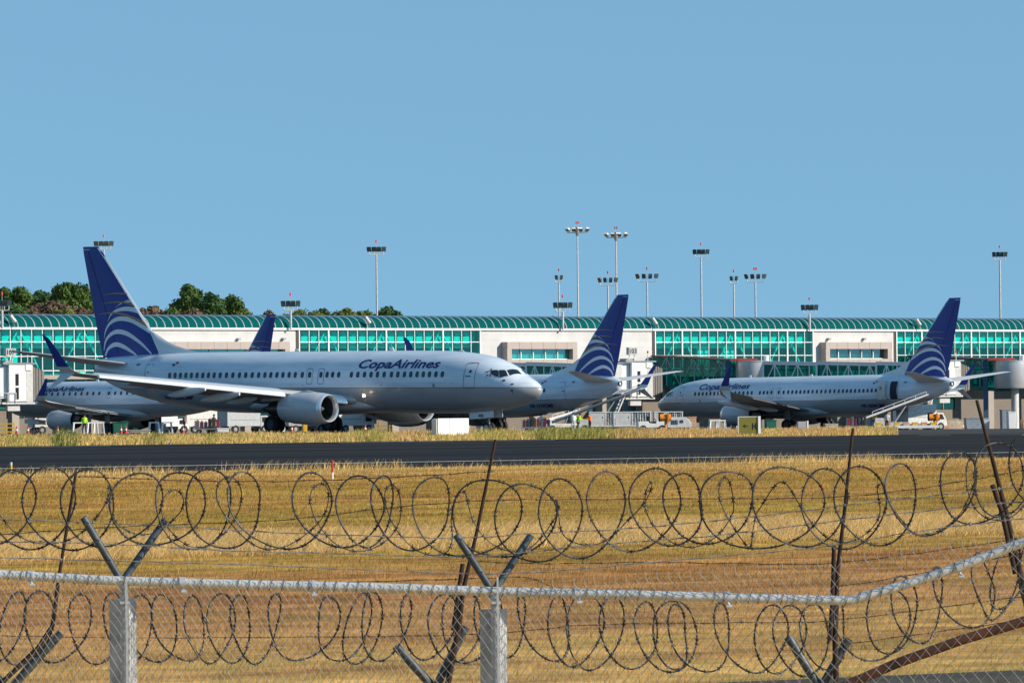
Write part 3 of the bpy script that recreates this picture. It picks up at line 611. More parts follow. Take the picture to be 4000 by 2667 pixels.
    # star emblem: five small darts round a centre
    if cfg.get('star'):
        sa_, sz_ = cfg['star']; b = MB()
        for k in range(5):
            t = R(90 + 72 * k)
            def pt(r, dt): return (sa_ - vis * 0 + r * math.cos(t + dt), sz_ + r * math.sin(t + dt))
            q = decal(D, [pt(.33, 0), pt(.17, .75), pt(.13, -.35)], vis, .02, 1); b.add(q.v, q.f)
        b.build('emblem', LINE, root)
    # small probes, vents and stains
    for (a, z, s) in cfg['probes']: decal(D, rrect(a, z, s, s * .5, s * .2, 2), vis, .02, 1).build('probe', BLACK, root)
    for a, z, s in cfg.get('vents', ()):
        decal(D, rrect(a, z, s * .6, s, s * .28), vis, .018, 1).build('vent', GREY, root)
    # cockpit windows, both sides
    for s_ in (1, -1):
        for poly in cfg['panes']:
            P = []
            for i, p in enumerate(poly):
                q = poly[(i + 1) % len(poly)]
                for k in range(4): P.append((p[0] + (q[0] - p[0]) * k / 4, p[1] + (q[1] - p[1]) * k / 4))
            ca_ = sum(p[0] for p in P) / len(P); cp = sum(p[1] for p in P) / len(P); n = len(P); vs = []
            for k in range(4): f = 1 - k / 4; vs += [fph(D, ca_ + (p[0] - ca_) * f, cp + (p[1] - cp) * f, s_, .02) for p in P]
            vs.append(fph(D, ca_, cp, s_, .02)); fs = [(k * n + i, k * n + (i + 1) % n, (k + 1) * n + (i + 1) % n, (k + 1) * n + i) for k in range(3) for i in range(n)] + [(3 * n + i, 3 * n + (i + 1) % n, 4 * n) for i in range(n)]
            b = MB(); b.add(vs, fs); b.build('cockpit_window', PANE, root)
    # antennas on the spine
    for a, h in ((6.2, .12), (12.0, .25), (20, .2)):
        zt = fsec(D, a)[0]; b = MB(); b.prism([(-a, 0), (-(a + .45), 0), (-(a + .42), h), (-(a + .2), h)], (0, -.02, zt - .02), (1, 0, 0), (0, 0, 1), (0, 1, 0), .04); b.build('antenna', WHITE, root)
    if lights:
        lm = mat('lit_lamp', (1, .9, .7), .3, emis=(1, .75, .45, 5)); b = MB()
        c = Vector((-12.75, -2.1, 2.42)); 
        b.lathe([(.0, .02), (-.03, .09), (-.1, .11)], 16, 0, 'X', c); b.build('landing_light', lm, root)
        gm = mat('lit_green_lamp', (.1, 1, .3), .3, emis=(.05, 1, .25, 3)); b = MB(); b.box((-23.55, -17.0, 3.93), (.25, .08, .06)); b.build('navigation_light', gm, root)
    return root

wing737 = [(13.4, 21.3, .9, 2.0, .15), (14.2, 21.5, 1.9, 2.1, .14), (16.7, 22.0, 5.8, 2.62, .12), (23.0, 24.75, 16.3, 3.76, .10), (23.5, 25.0, 16.9, 3.86, .10)]
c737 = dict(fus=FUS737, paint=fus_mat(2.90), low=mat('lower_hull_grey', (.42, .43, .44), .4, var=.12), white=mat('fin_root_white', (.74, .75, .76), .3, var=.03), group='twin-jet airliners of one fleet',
    fair=(11.6, 24.6), fair_z=1.16, wing=wing737, slats=((5.7, 16.2), (2.2, 4.3)), flaps=((1.9, 5.6), (6.2, 12.5)), fs=1,
    winglet_lo=[(23.4, 25.0, 16.8, 3.84, .10, 0), (23.75, 25.15, 17.15, 3.93, .10, .35), (24.0, 25.2, 17.38, 4.1, .09, .9), (24.2, 25.25, 17.5, 4.32, .09, 1.3)],
    winglet=[(24.2, 25.25, 17.5, 4.3, .085, 1.35), (24.75, 25.5, 17.65, 5.0, .08, 1.42), (25.3, 25.85, 17.8, 5.75, .08, 1.42), (25.62, 26.05, 17.88, 6.12, .07, 1.42), (26.05, 26.15, 17.93, 6.36, .06, 1.42)],
    strake=[(23.9, 25.1, 17.15, 3.95, .06, -.9), (24.6, 25.4, 17.45, 3.45, .06, -1.0), (25.4, 25.75, 17.72, 2.98, .06, -1.1)],
    tracks=((11.3, 18.2, 21.5, 2.85, 2.45, .27), (8.6, 17.7, 21.1, 2.55, 2.12, .29), (5.95, 18.6, 21.2, 2.25, 1.95, .24)),
    stab=[(34.0, 38.0, .5, 4.5, .09), (34.5, 38.1, 1.1, 4.56, .09), (38.2, 39.45, 7.17, 5.37, .08)], engine=(13.38, 4.83, 1.58, 1.05, 17.1, 19.2), esq=.94,
    gear=(19.75, 2.86, .56), nose_gear=(4.25, .34), door_no='480',
    fin=[(4.95, 31.9, 37.4), (6.66, 32.95, 37.92), (12.05, 37.45, 39.2), (12.42, 37.85, 39.24)],
    dorsal=[(5.15, 28.4, 32.3), (5.32, 29.0, 32.3), (5.5, 29.9, 32.4), (5.75, 30.9, 32.55), (6.1, 31.8, 32.75), (6.66, 32.85, 33.05)],
    arcs=[[(37.2, 5.07, .14), (36.93, 5.51, .2), (36.46, 5.78, .28), (35.93, 5.84, .3), (35.26, 5.65, .26), (34.6, 5.35, .18), (34.15, 5.1, .1)],
          [(37.32, 5.45, .05), (37.1, 6.1, .17), (36.58, 6.53, .24), (35.92, 6.7, .3), (35.12, 6.58, .3), (34.33, 6.23, .25), (33.54, 5.74, .18), (32.85, 5.2, .1)],
          [(37.28, 6.25, .03), (37.05, 6.85, .12), (36.64, 7.27, .2), (36.04, 7.52, .28), (35.37, 7.56, .3), (34.58, 7.41, .3), (33.79, 7.06, .27), (33.05, 6.66, .24)],
          [(36.88, 7.36, .02), (36.64, 7.77, .08), (36.17, 8.06, .17), (35.5, 8.2, .26), (34.84, 8.2, .3), (34.0, 8.02, .3)],
          [(36.15, 8.28, .01), (35.69, 8.55, .05), (35.23, 8.69, .1), (34.5, 8.72, .16)], [(35.23, 8.76, .01), (34.65, 8.95, .06)]],
    golds=[[(37.84, 7.86, .02), (36.57, 7.96, .09), (35.5, 7.87, .13), (34.58, 7.62, .17), (33.79, 7.31, .2), (33.1, 6.95, .2)], [(37.39, 8.57, .02), (36.29, 8.67, .08), (35.23, 8.62, .11), (34.3, 8.36, .14)], [(37.26, 9.15, .02), (36.29, 9.25, .07), (34.95, 9.22, .1)]],
    windows=[6.57, 7.09, 7.61, 8.12, 8.63, 9.15, 9.67, 10.22, 10.75, 11.36, 11.92, 12.45, 13.0, 13.56, 14.1, 15.17, 15.68, 16.15, 16.67, 17.63, 18.26, 18.86, 19.38, 19.91, 20.43, 20.95, 21.46, 22.0, 22.56, 23.12, 23.67, 24.24, 24.8, 25.35, 25.88, 26.38, 26.88, 27.4, 27.92, 28.43, 28.93, 29.43, 29.93],
    wz=3.76, ww=.27, wh=.385, doors=((4.45, 3.68, .86, 1.62, 'front'), (32.0, 3.72, .76, 1.6, 'rear'), (16.67, 3.66, .52, 1.02, 'exit'), (17.63, 3.66, .52, 1.02, 'exit')),
    title=(6.95, 13.65, 4.17, .54), reg=(27.95, 30.7), flag=(29.65, 4.52), small_no='480', star=(3.05, 3.82),
    probes=((2.0, 3.35, .2), (1.45, 3.12, .16), (1.45, 2.72, .16), (1.42, 2.55, .1), (5.75, 3.2, .07), (11.6, 3.1, .1), (18.2, 3.12, .08), (19.2, 3.12, .08), (34.6, 3.1, .08), (35.4, 3.3, .08), (33.9, 3.0, .07)), vents=((7.25, 3.03, .3),),
    panes=([(2.97, 1.1), (2.98, .94), (2.61, .82), (2.50, .9), (2.37, 1.16), (2.51, 1.16)], [(2.53, .80), (2.23, .68), (2.10, .72), (1.83, .92), (2.28, 1.16), (2.43, .96)], [(2.10, .63), (1.74, .15), (1.38, .20), (1.75, .84)]))
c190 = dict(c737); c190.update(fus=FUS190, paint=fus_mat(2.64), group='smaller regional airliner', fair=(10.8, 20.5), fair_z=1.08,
    wing=[(12.3, 18.4, .8, 1.75, .14), (12.9, 18.5, 1.5, 1.82, .13), (14.6, 18.8, 4.6, 2.1, .12), (19.2, 20.9, 13.4, 3.0, .10), (19.7, 21.1, 14.0, 3.15, .10)], slats=((1.8, 3.7), (5.0, 13.3)), flaps=((1.5, 4.4), (4.7, 9.5)),
    winglet_lo=[(19.5, 21.05, 13.8, 3.1, .1, 0), (19.8, 21.1, 14.05, 3.22, .1, .5), (20.15, 21.2, 14.18, 3.5, .09, 1.2)], winglet=[(20.15, 21.2, 14.18, 3.5, .08, 1.3), (20.9, 21.6, 14.3, 4.3, .08, 1.4), (21.55, 21.85, 14.4, 5.02, .07, 1.4)], strake=None,
    tracks=((8.5, 16.6, 20.0, 2.35, 2.3, .24), (5.4, 16.2, 19.6, 2.05, 1.95, .26)), stab=[(31.0, 34.6, .4, 4.05, .09), (34.3, 35.7, 6.0, 4.75, .08)], engine=(10.9, 4.3, 1.3, .93, 14.2, 15.7), esq=1.0, gear=(17.15, 2.97, .5), nose_gear=(3.3, .3), door_no=None,
    fin=[(4.5, 30.4, 34.9), (10.1, 34.7, 36.15), (10.54, 35.05, 36.25)], dorsal=[(4.7, 27.2, 30.9), (4.9, 28.4, 30.95), (5.2, 29.6, 31.1), (5.8, 31.0, 31.45)],
    windows=[3.9] + [5.1 + .82 * i for i in range(12)] + [15.45] + [16.3 + .82 * i for i in range(15)], wz=3.72, ww=.29, wh=.36, doors=((2.9, 3.3, .7, 1.6, 'front'), (15.45, 3.75, .5, .95, 'exit'), (29.0, 3.6, .62, 1.4, 'rear')),
    title=(5.7, 11.9, 3.97, .42), reg=(24, 27), flag=(28, 4.2), small_no=None, star=None, probes=((1.9, 3.0, .16), (1.4, 2.7, .14)), vents=(), arcs=[[(a * .9 + 1.95, z * .88 + .05, w_ * .85) for a, z, w_ in q] for q in c737['arcs']], golds=[[(a * .9 + 1.95, z * .88 + .05, w_ * .85) for a, z, w_ in q] for q in c737['golds']],
    panes=([(2.5, 1.1), (2.5, .92), (2.1, .8), (1.9, 1.15)], [(2.05, .78), (1.7, .2), (1.25, .25), (1.75, 1.0)]))
c190['small_no'] = None
main_jet = plane_build(c737, (1.80, 358), -38.6, -.5, 'nearest and largest white jet with blue tail taxiing right toward the runway', -1, 'HP-1530CMP', 2.2, lights=True)
right_jet = plane_build(c737, (14.6, 567.5), 135.7, -.3, 'parked jet facing left with its rear passenger door open', 1, 'HP-1834CMP', 2.17, doors_open=True)
mid_jet = plane_build(c737, (-17.3, 549.5), 135.7, -.3, 'parked jet half hidden behind the nose of the taxiing jet, tail beside gate sign 103', 1, 'HP-1719CMP', 2.2)
small_jet = plane_build(c190, (-46.98, 532.27), 135.7, 0, 'small regional jet at the left bridge behind the wing of the taxiing jet', 1)

# ------------------------------------------------------------------ the terminal
def wallmat():
    m = bpy.data.materials.new('white_wall_panels'); m.use_nodes = True; t = m.node_tree; b = t.nodes['Principled BSDF']; b.inputs['Roughness'].default_value = .6
    co = t.nodes.new('ShaderNodeTexCoord'); s = t.nodes.new('ShaderNodeSeparateXYZ'); t.links.new(co.outputs['Object'], s.inputs[0]); c = t.nodes.new('ShaderNodeCombineXYZ')
    t.links.new(s.outputs[0], c.inputs[0]); t.links.new(s.outputs[2], c.inputs[1])
    k = t.nodes.new('ShaderNodeTexBrick'); k.inputs['Scale'].default_value = 1; k.inputs['Brick Width'].default_value = 6.1; k.inputs['Row Height'].default_value = .68; k.inputs['Mortar Size'].default_value = .012; k.offset = .0
    k.inputs['Color1'].default_value = (.60, .60, .595, 1); k.inputs['Color2'].default_value = (.57, .57, .565, 1); k.inputs['Mortar'].default_value = (.5, .48, .45, 1); t.links.new(c.outputs[0], k.inputs[0])
    n = t.nodes.new('ShaderNodeTexNoise'); n.inputs['Scale'].default_value = .6; n.inputs['Detail'].default_value = 7; t.links.new(co.outputs['Object'], n.inputs['Vector'])
    r = t.nodes.new('ShaderNodeValToRGB'); r.color_ramp.elements[0].position = .3; r.color_ramp.elements[0].color = (.86, .86, .85, 1); r.color_ramp.elements[1].position = .65; t.links.new(n.outputs[0], r.inputs[0])
    x = t.nodes.new('ShaderNodeMix'); x.data_type = 'RGBA'; x.blend_type = 'MULTIPLY'; x.inputs[0].default_value = 1; t.links.new(k.outputs[0], x.inputs[6]); t.links.new(r.outputs[0], x.inputs[7]); t.links.new(x.outputs[2], b.inputs['Base Color']); return m
WALL = wallmat()
TAUPE = mat('taupe_cladding', (.43, .36, .32), .6, var=.06, scale=1.2)
TROOF = mat('teal_roof_glazing', (.0, .09, .09), .85, var=.15, scale=.5, spec=.05)
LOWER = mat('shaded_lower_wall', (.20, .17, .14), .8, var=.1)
INW = mat('interior_white_wall', (.88, .90, .88), .8, var=.1)
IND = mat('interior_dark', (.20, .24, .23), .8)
BRACE = mat('white_steel_brace', (.80, .85, .82), .5, var=.03)
term = empty('terminal_building', (0, 592, -1.8), math.atan2(E_[1], E_[0]), 'long airport terminal with teal arched roof, white walls and teal glass bays', 'airport terminal')
ZB = -1.8
# local axes: +x along the wall, -y toward the runway, z above -1.8
def L3(s, d, z): return Vector((s, -d, z - ZB))
def tb(b, s0, s1, d0, d1, z0, z1, mi=0): return b.box(L3((s0 + s1) / 2, (d0 + d1) / 2, (z0 + z1) / 2), (s1 - s0, abs(d1 - d0), z1 - z0), mi)
ZE = 8.93
b = MB(); prof = []
for k in range(13):
    t = math.pi / 2 * k / 12; prof.append((-1.9 * (1 - math.cos(t)) + .15, ZE + 1.22 * math.sin(t)))
prof += [(-4.5, ZE + 1.36), (-8, ZE + 1.36), (-10.6, ZE + 1.22), (-12.3, ZE)]
S0, S1 = -125, 150
b.loft([[L3(s, d, z) for d, z in prof] for s in (S0, S1)], cap=False, close=False)
s = S0 + .3
while s < S1:
    b.tube([L3(s, d + .03, z + .03) for d, z in prof[:14]], .058, 4, 1, cap=False); s += .97
b.build('roof', [TROOF, WHITE], term, smooth=30)
b = MB(); tb(b, S0, S1, .0, .22, ZE - .16, ZE + .05); b.build('eave_trim', WHITE, term)
GL = [(-125, -51.3, 2.9), (-27.6, -4.3, 4.75), (19.4, 41.8, 4.75), (54.1, 150, 4.75)]
WH = [(-51.3, -27.6), (-4.3, 19.4), (41.8, 54.1)]
ROWS = [ZE - .16, 7.57, 6.15, 4.75]
for gi, (s0, s1, zb) in enumerate(GL):
    cw = empty('glass_bay', (0, 0, 0)); cw.parent = term
    g = MB(); g.add([L3(s0, .02, zb), L3(s1, .02, zb), L3(s1, .02, ZE - .1), L3(s0, .02, ZE - .1)], [(0, 1, 2, 3)]); g.build('glass', TEALG, cw)
    f = MB(); n = round((s1 - s0) / 1.24)
    for k in range(n + 1):
        ss = s0 + (s1 - s0) * k / n; wd = .13 if k in (0, n) else .062; tb(f, ss - wd / 2, ss + wd / 2, -.02, .14, zb, ZE - .16)
        if k % 6 == 3 and k < n and gi > 0: tb(f, ss - .08, ss + .08, -.02, .17, zb, ZE - .16)
    rows = ROWS + ([3.5, 2.9] if zb < 4 else [])
    for z in rows[1:]: tb(f, s0, s1, 0, .10, z - .035, z + .035)
    f.build('frame', BRACE, cw)
    br = MB(); k = 3
    while k < n:
        ss = s0 + (s1 - s0) * k / n
        for q in (-1, 1):
            br.bar(L3(ss + q * .12, -.3, ZE - .25), L3(ss + q * 1.75, -.3, 6.0), .14, .14); br.bar(L3(ss + q * 1.75, -.3, 6.0), L3(ss + q * 2.5, -.3, 4.6), .12, .12)
        k += 6
    br.build('brace', BRACE, cw)
    po = MB()
    for k in range(n):
        ss = s0 + (s1 - s0) * (k + .55) / n; tb(po, ss - .07, ss + .07, -.6, -.7, 7.2, ZE); tb(po, ss + .07, ss + .34, -.6, -.7, 8.2, 8.32)
    po.build('interior_post', mat('dark_teal_steel', (.01, .05, .05), .6), cw)
# interior: bulkhead, mezzanine strip, deep dark hall
for (s0, s1, zb) in GL:
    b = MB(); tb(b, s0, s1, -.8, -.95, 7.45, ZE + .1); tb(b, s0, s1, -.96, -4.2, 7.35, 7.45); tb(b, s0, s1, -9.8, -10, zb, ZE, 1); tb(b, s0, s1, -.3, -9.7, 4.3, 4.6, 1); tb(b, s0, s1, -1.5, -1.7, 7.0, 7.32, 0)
    s = s0 + 4
    while s < s1 - 4:
        if rng.random() < .35: tb(b, s, s + 1.5, -2.0, -2.3, 4.6, 7.2)
        s += 3.7
    b.build('interior', [INW, IND], term)
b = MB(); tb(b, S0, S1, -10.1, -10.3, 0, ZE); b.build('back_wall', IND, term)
for (s0, s1) in WH:
    b = MB(); tb(b, s0, s1, -.3, 0, 4.3, ZE - .14); b.build('white_wall', WALL, term)
    b = MB(); tb(b, s1 - .35, s1 - .02, .0, .05, 4.3, ZE - .16); b.build('painted_shadow_strip', mat('painted_brown_shadow', (.09, .065, .05), .8), term)  # dark strip paints the brown shadow where the wall meets the glass
BX = [(-48.4, -29.4, 8), (-1.4, 8.0, 5), (42.9, 52.6, 5)]
for (s0, s1, nw) in BX:
    wb = MB(); z0, z1, w0, w1 = 5.0, 7.57, 5.75, 6.83; p = .95
    tb(wb, s0, s1, .003, p, w1, z1); tb(wb, s0, s1, .003, p, z0, w0); tb(wb, s0, s0 + .6, .003, p, w0, w1); tb(wb, s1 - .6, s1, .003, p, w0, w1)
    o = wb.build('window_surround', TAUPE, term)
    jt = MB(); s = s0
    while s < s1: 
        tb(jt, s, s + .025, p, p + .006, w1, z1); tb(jt, s, s + .025, p, p + .006, z0, w0); s += 1.6
    jt.build('joint', DGREY, o)
    for k in range(nw):
        a = s0 + .6 + (s1 - s0 - 1.2) * k / nw; c = s0 + .6 + (s1 - s0 - 1.2) * (k + 1) / nw
        g = MB(); g.add([L3(a, .3, w0), L3(c, .3, w0), L3(c, .3, w1), L3(a, .3, w1)], [(0, 1, 2, 3)]); wn = g.build('window', glassmat('window_teal_glass', (.0, .6, .55), .16), term)
        g = MB(); tb(g, a - .04, a + .04, .28, .45, w0, w1); tb(g, a, c, .28, .4, w0, w0 + .07); g.build('frame', BRACE, wn)
    g = MB(); tb(g, s0 + .5, s1 - .5, .01, .06, w0, w1, 0 if s0 < 40 else 1); g.build('interior', [INW, IND], term)
# lower storey: recessed wall with dark windows behind columns
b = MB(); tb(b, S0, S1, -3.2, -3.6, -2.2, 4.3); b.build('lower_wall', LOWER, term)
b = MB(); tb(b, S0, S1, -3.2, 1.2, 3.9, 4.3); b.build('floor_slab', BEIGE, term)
for k in range(-13, 16):
    s = 9.3 * k + 3.0
    c = MB(); tb(c, s - .42, s + .42, -.5, .3, -2.2, 4.0); c.build('column', BEIGE, term)
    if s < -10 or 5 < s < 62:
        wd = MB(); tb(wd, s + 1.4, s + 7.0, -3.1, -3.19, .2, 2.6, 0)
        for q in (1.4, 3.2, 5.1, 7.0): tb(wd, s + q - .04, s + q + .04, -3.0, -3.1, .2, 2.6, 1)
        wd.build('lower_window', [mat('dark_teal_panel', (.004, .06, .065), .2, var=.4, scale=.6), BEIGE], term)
# a lit projector lamp housing on the eave every so often
def eave_lamp(s, label):
    o = empty('eave_camera', tuple(np.array([0, 592]) + s * E_ + .5 * N_) + (ZE + .06,), math.atan2(E_[1], E_[0]), label, 'floodlight', 'small lamps along the terminal eave')
    b = MB(); b.tube([(0, 0, 0), (0, 0, .45)], .05, 6); b.build('bracket', GREY, o)
    b = MB(); b.tube([(-.45, 0, 1.15), (.1, 0, .5)], [.17, .2], 10); b.build('housing', OFFW, o, smooth=40); b = MB(); b.tube([(.1, 0, .5), (.16, 0, .43)], [.19, .15], 10); b.build('lens', BLACK, o)
for px, lb in ((45, 'white lamp housing on the eave at far left of the terminal'), (1430, 'white lamp housing on the eave above the taxiing jet lettering'), (2550, 'white lamp housing on the eave right of the middle tail fin'), (3580, 'white lamp housing on the eave left of the rightmost tail fin')):
    u = (px - 2000) / F; Y = 592 / (1 - .8 * u); eave_lamp(Y * u / E_[0], lb)
def wall_lamp(px, py):
    u = (px - 2000) / F; Y = 592 / (1 - .8 * u); p = at(px, py, Y); s = p.x / E_[0]
    b = MB(); b.box(L3(s, .2, p.z), (.3, .35, .22)); b.build('wall_lamp', GREY, term)
for q in ((928, 1325), (1104, 1324), (3233, 1324), (3372, 1324)): wall_lamp(*q)
b = MB(); u = (3461 - 2000) / F; sv = 592 / (1 - .8 * u) * u / E_[0]
for k in range(7): tb(b, sv - .35, sv + .35, .03, .09, 6.3 + k * .19, 6.38 + k * .19)
b.build('louvre_vent', GREY, term)

# ------------------------------------------------------------------ jet bridges
TRG = glassmat('corridor_glass', (.02, .60, .54), .04, body=(.0, .16, .145), bf=.42)
def bridge(s0, cab, gate, label, fixed=True, drop=.7):
    base = np.array([0, 592]) + s0 * E_; Rp = base + 15.2 * N_; g = float(gz(*Rp))
    root = empty('jet_bridge', (Rp[0], Rp[1], g), 0, label, 'jet bridge', 'passenger boarding bridges')
    def W(x, y, z): return Vector((x - Rp[0], y - Rp[1], z - g))
    zt, zb = 5.25, 2.5
    if fixed:
        fc = empty('fixed_corridor', (0, 0, 0)); fc.parent = root; gl = MB(); fr = MB(); n = 6; hw = 1.5
        ez = np.array(E_) * hw
        for sgn in (1, -1):
            P = [base + ez * sgn + N_ * .5, Rp + ez * sgn - N_ * 1.2]
            gl.add([W(*P[0], 2.95), W(*P[1], 2.5), W(*P[1], zt), W(*P[0], 5.95)], [(0, 1, 2, 3)])
            for k in range(n + 1):
                q = P[0] + (P[1] - P[0]) * k / n; z0 = 2.95 - .45 * k / n; z1 = 5.95 - .7 * k / n; fr.bar(W(*q, z0), W(*q, z1), .12, .12)
                if k < n:
                    q2 = P[0] + (P[1] - P[0]) * (k + 1) / n; mid = z0 + 1.5
                    fr.bar(W(*q, z1 if k % 2 else z0), W(*q2, z0 if k % 2 else z1), .07, .07)
        gl.build('glass', TRG, fc); fr.build('frame', mat('corridor_steel', (.25, .42, .42), .5, .2), fc)
        b = MB(); m = (base + Rp) / 2; L = 14; ang = math.atan2(N_[1], N_[0]); M = Matrix.Rotation(ang, 3, 'Z') @ Matrix.Rotation(.05, 3, 'Y')
        b.box(W(*(m - N_ * .3), 5.75), (L, 3.3, .14), 0, M=M); b.box(W(*(m - N_ * .3), 2.55), (L, 3.2, .3), 1, M=M); b.build('roof_and_floor', [mat('dark_red_brown_roof', (.10, .05, .05), .6), mat('dark_teal_sill', (.01, .10, .10), .5)], fc)
        # things inside the corridor: pale verticals seen through the glass
        b = MB()
        for k in range(5): q = base + N_ * (2 + 2.6 * k) - E_ * .4; b.box(W(*q, 4.0), (.35, .1, 2.2), 0)
        b.build('inner_post', INW, fc)
        b = MB(); q = Rp - N_ * 2.3 - E_ * 1.75; b.box(W(*q, 2.0), (.5, .5, 7.0)); b.build('blue_column', mat('blue_grey_column', (.05, .10, .18), .5), root)
    b = MB(); b.lathe([(zb - g - .15, 1.82), (zb - g, 1.9), (zt - g, 1.9), (zt - g + .02, 1.95), (zt - g + .1, 1.95), (zt - g + .14, .02)], 40, 0, 'Z')
    b.lathe([(zb - g - .15, 1.82), (zb - g - .16, .02)], 40, 0, 'Z'); rt = b.build('rotunda', mat('brushed_silver_cladding', (.62, .63, .64), .35, .45, var=.08, scale=1.5), root, smooth=30)
    b = MB(); b.box((-1.2, .3, zt - g + .26), (2.9, 2.4, .26)); b.build('red_canopy', mat('faded_red_sheet', (.40, .06, .05), .6), rt); b = MB(); b.lathe([(0, .3), (.5, .3), (.55, .02)], 16, 0, 'Z', (1.2, 0, zt - g + .12)); b.build('roof_vent', WHITE, rt, smooth=40)
    b = MB(); b.tube([(.3, 0, 0), (.3, 0, zb - g)], .42, 14); b.build('support_column', OFFW, root, smooth=40)
    if cab is None: return root
    d = np.array([cab[0] - Rp[0], cab[1] - Rp[1]]); L = np.linalg.norm(d); d /= L; nn = np.array([-d[1], d[0]]); ang = math.atan2(d[1], d[0])
    # telescoping tunnel: two trussed sections, the outer one larger
    for (f0, f1, hw, ex, nm) in ((.07, .38, 1.15, 0, 5), (.36, .70, 1.3, .1, 6), (.68, .90, 1.45, .2, 4)):
        tn = empty('tunnel', (0, 0, 0)); tn.parent = root; fr = MB(); gl = MB()
        for sg in (1, -1):
            def Pz(f, z): q = Rp + d * L * f + nn * hw * sg; return W(q[0], q[1], z - drop * f)
            ta, ba = zt - .1 + ex, zb + .1 - ex
            fr.bar(Pz(f0, ta), Pz(f1, ta), .16, .26); fr.bar(Pz(f0, ba), Pz(f1, ba), .16, .3)
            gl.add([Pz(f0, ba), Pz(f1, ba), Pz(f1, ta), Pz(f0, ta)], [(0, 1, 2, 3)])
            for k in range(nm + 1):
                f = f0 + (f1 - f0) * k / nm; fr.bar(Pz(f, ba), Pz(f, ta), .2 if k in (0, nm) else .11)
                if k < nm: f2 = f0 + (f1 - f0) * (k + 1) / nm; fr.bar(Pz(f, ta if k % 2 else ba), Pz(f2, ba if k % 2 else ta), .1)
        fr.build('frame', WHITE, tn); gl.build('glass', TRG, tn)
        b = MB(); fm = (f0 + f1) / 2; q = Rp + d * L * fm; M = Matrix.Rotation(ang, 3, 'Z') @ Matrix.Rotation(math.atan(drop / L), 3, 'Y')
        b.box(W(q[0], q[1], zt + .08 + ex - drop * fm), (L * (f1 - f0), hw * 2 + .1, .12), 0, M=M); b.build('tunnel_roof', OFFW, tn); b = MB(); b.box(W(q[0], q[1], zb - .02 - ex - drop * fm), (L * (f1 - f0), hw * 2, .14), 0, M=M); b.build('tunnel_floor', OFFW, tn)
    # lift legs and wheels
    lg = Rp + d * L * .78; b = MB(); gl_ = float(gz(*lg)) - g
    for sg in (1, -1):
        q = lg + nn * 1.7 * sg; p = W(q[0], q[1], 0); b.box((p.x, p.y, (zb - g + gl_) / 2 + .2), (.35, .35, zb - g - gl_)); 
    p = W(*lg, 0); b.box((p.x, p.y, gl_ + .8), (.5, 3.6, .4), rz=ang); lgo = b.build('lift_leg', OFFW, root)
    for sg in (1, -1):
        q = lg + nn * 1.1 * sg; p = W(q[0], q[1], 0); b = MB(); b.lathe([(-.2, .1), (-.2, .5), (.2, .5), (.2, .1)], 20, 0, 'Y', (p.x, p.y, gl_ + .5)); b.build('wheel', DARK, lgo, smooth=30)
    # cab
    cx, cy = cab; c = W(cx, cy, 0); z0 = zb - drop - g - .15; h = 3.35
    cb = empty('cab', (c.x, c.y, z0), R(26)); cb.parent = root
    b = MB(); b.box((-.2, 0, h / 2), (1.7, 3.0, h)); b.box((-1.55, .2, h / 2 + .1), (.9, 2.6, h - .35)); b.build('cab_wall', WHITE, cb, bevel=.04)
    b = MB(); b.box((1.0, 0, h / 2 + .05), (.65, 2.9, h + .2), 0); b.box((.85, -1.5, h - .25), (.6, .12, .55), 1); b.build('cab_front', [OFFW, WHITE], cb, bevel=.03)
    b = MB()
    for zz in (.75, 2.0): b.box((-.25, -1.52, zz), (.28, .05, 1.05))
    b.build('cab_window', BLACK, cb)
    b = MB(); b.box((0, 0, h + .12), (3.3, 3.1, .14)); b.box((-.6, .4, h + .3), (1.0, 1.2, .25)); b.build('cab_roof', GREY, cb)
    b = MB()   # bellows
    for k in range(9):
        x = 1.35 + k * .14; e = .06 * (k % 2); b.box((x, .1, h / 2 - .05), (.13, 2.7 + e * 2 - k * .03, h - .3 + e * 2 - k * .1))
    b.build('bellows', mat('grey_bellows', (.22, .20, .18), .8), cb)
    b = MB(); b.box((-2.6, 0, h * .5 + .15), (1.2, 2.5, h - .6)); b.build('cab_neck', OFFW, cb)
    b = MB()
    for k in range(8): b.box((-2.6 + (k % 4) * .24 - .35, -1.27, 1.2 + .5 * (k // 4)), (.06, .03, .4))
    b.build('louvre', DGREY, cb)
    b = MB(); b.box((-.1, 0, -.15), (3.2, 3.0, .18)); b.box((-.5, -1.0, -.55), (1.2, .5, .6), 1)
    for x in (-1.9, -1.2, -.4): b.bar((x, -1.6, -.1), (x, -1.6, .8), .05)
    b.bar((-1.9, -1.6, .8), (-.4, -1.6, .8), .05); b.bar((-2.0, -1.6, -.1), (-3.4, -1.6, -3.0 - gl_ * 0), .12); b.bar((-2.0, -1.0, -.1), (-3.4, -1.0, -3.0), .12)
    for k in range(8): b.box((-2.0 - 1.4 * k / 8, -1.3, -.1 - 2.9 * k / 8), (.25, .6, .04))
    b.build('service_stair', OFFW, cb)
    if gate:
        sg = MB(); sg.box((-.75, -1.0, h + 1.15), (.95, .55, .72)); so_ = sg.build('gate_sign', mat('sign_grey_panel', (.48, .48, .47), .6, var=.03), cb); b = MB(); b.bar((-1.05, -1.0, h + .2), (-1.05, -1.0, h + .8), .06); b.bar((-.5, -1.0, h + .2), (-.5, -1.0, h + .8), .06); b.build('sign_post', OFFW, so_)
        vs, fs, Wd = text_mesh(gate, .62, .012); b = MB(); b.add([Vector((-.75 - .38 + x * .76 / Wd, -1.285, h + .94 + y)) for x, y in vs], fs); b.add([Vector((-.27, -1.22 + x * .44 / Wd, h + .94 + y)) for x, y in vs], fs); b.build('lettering', BLACK, so_)
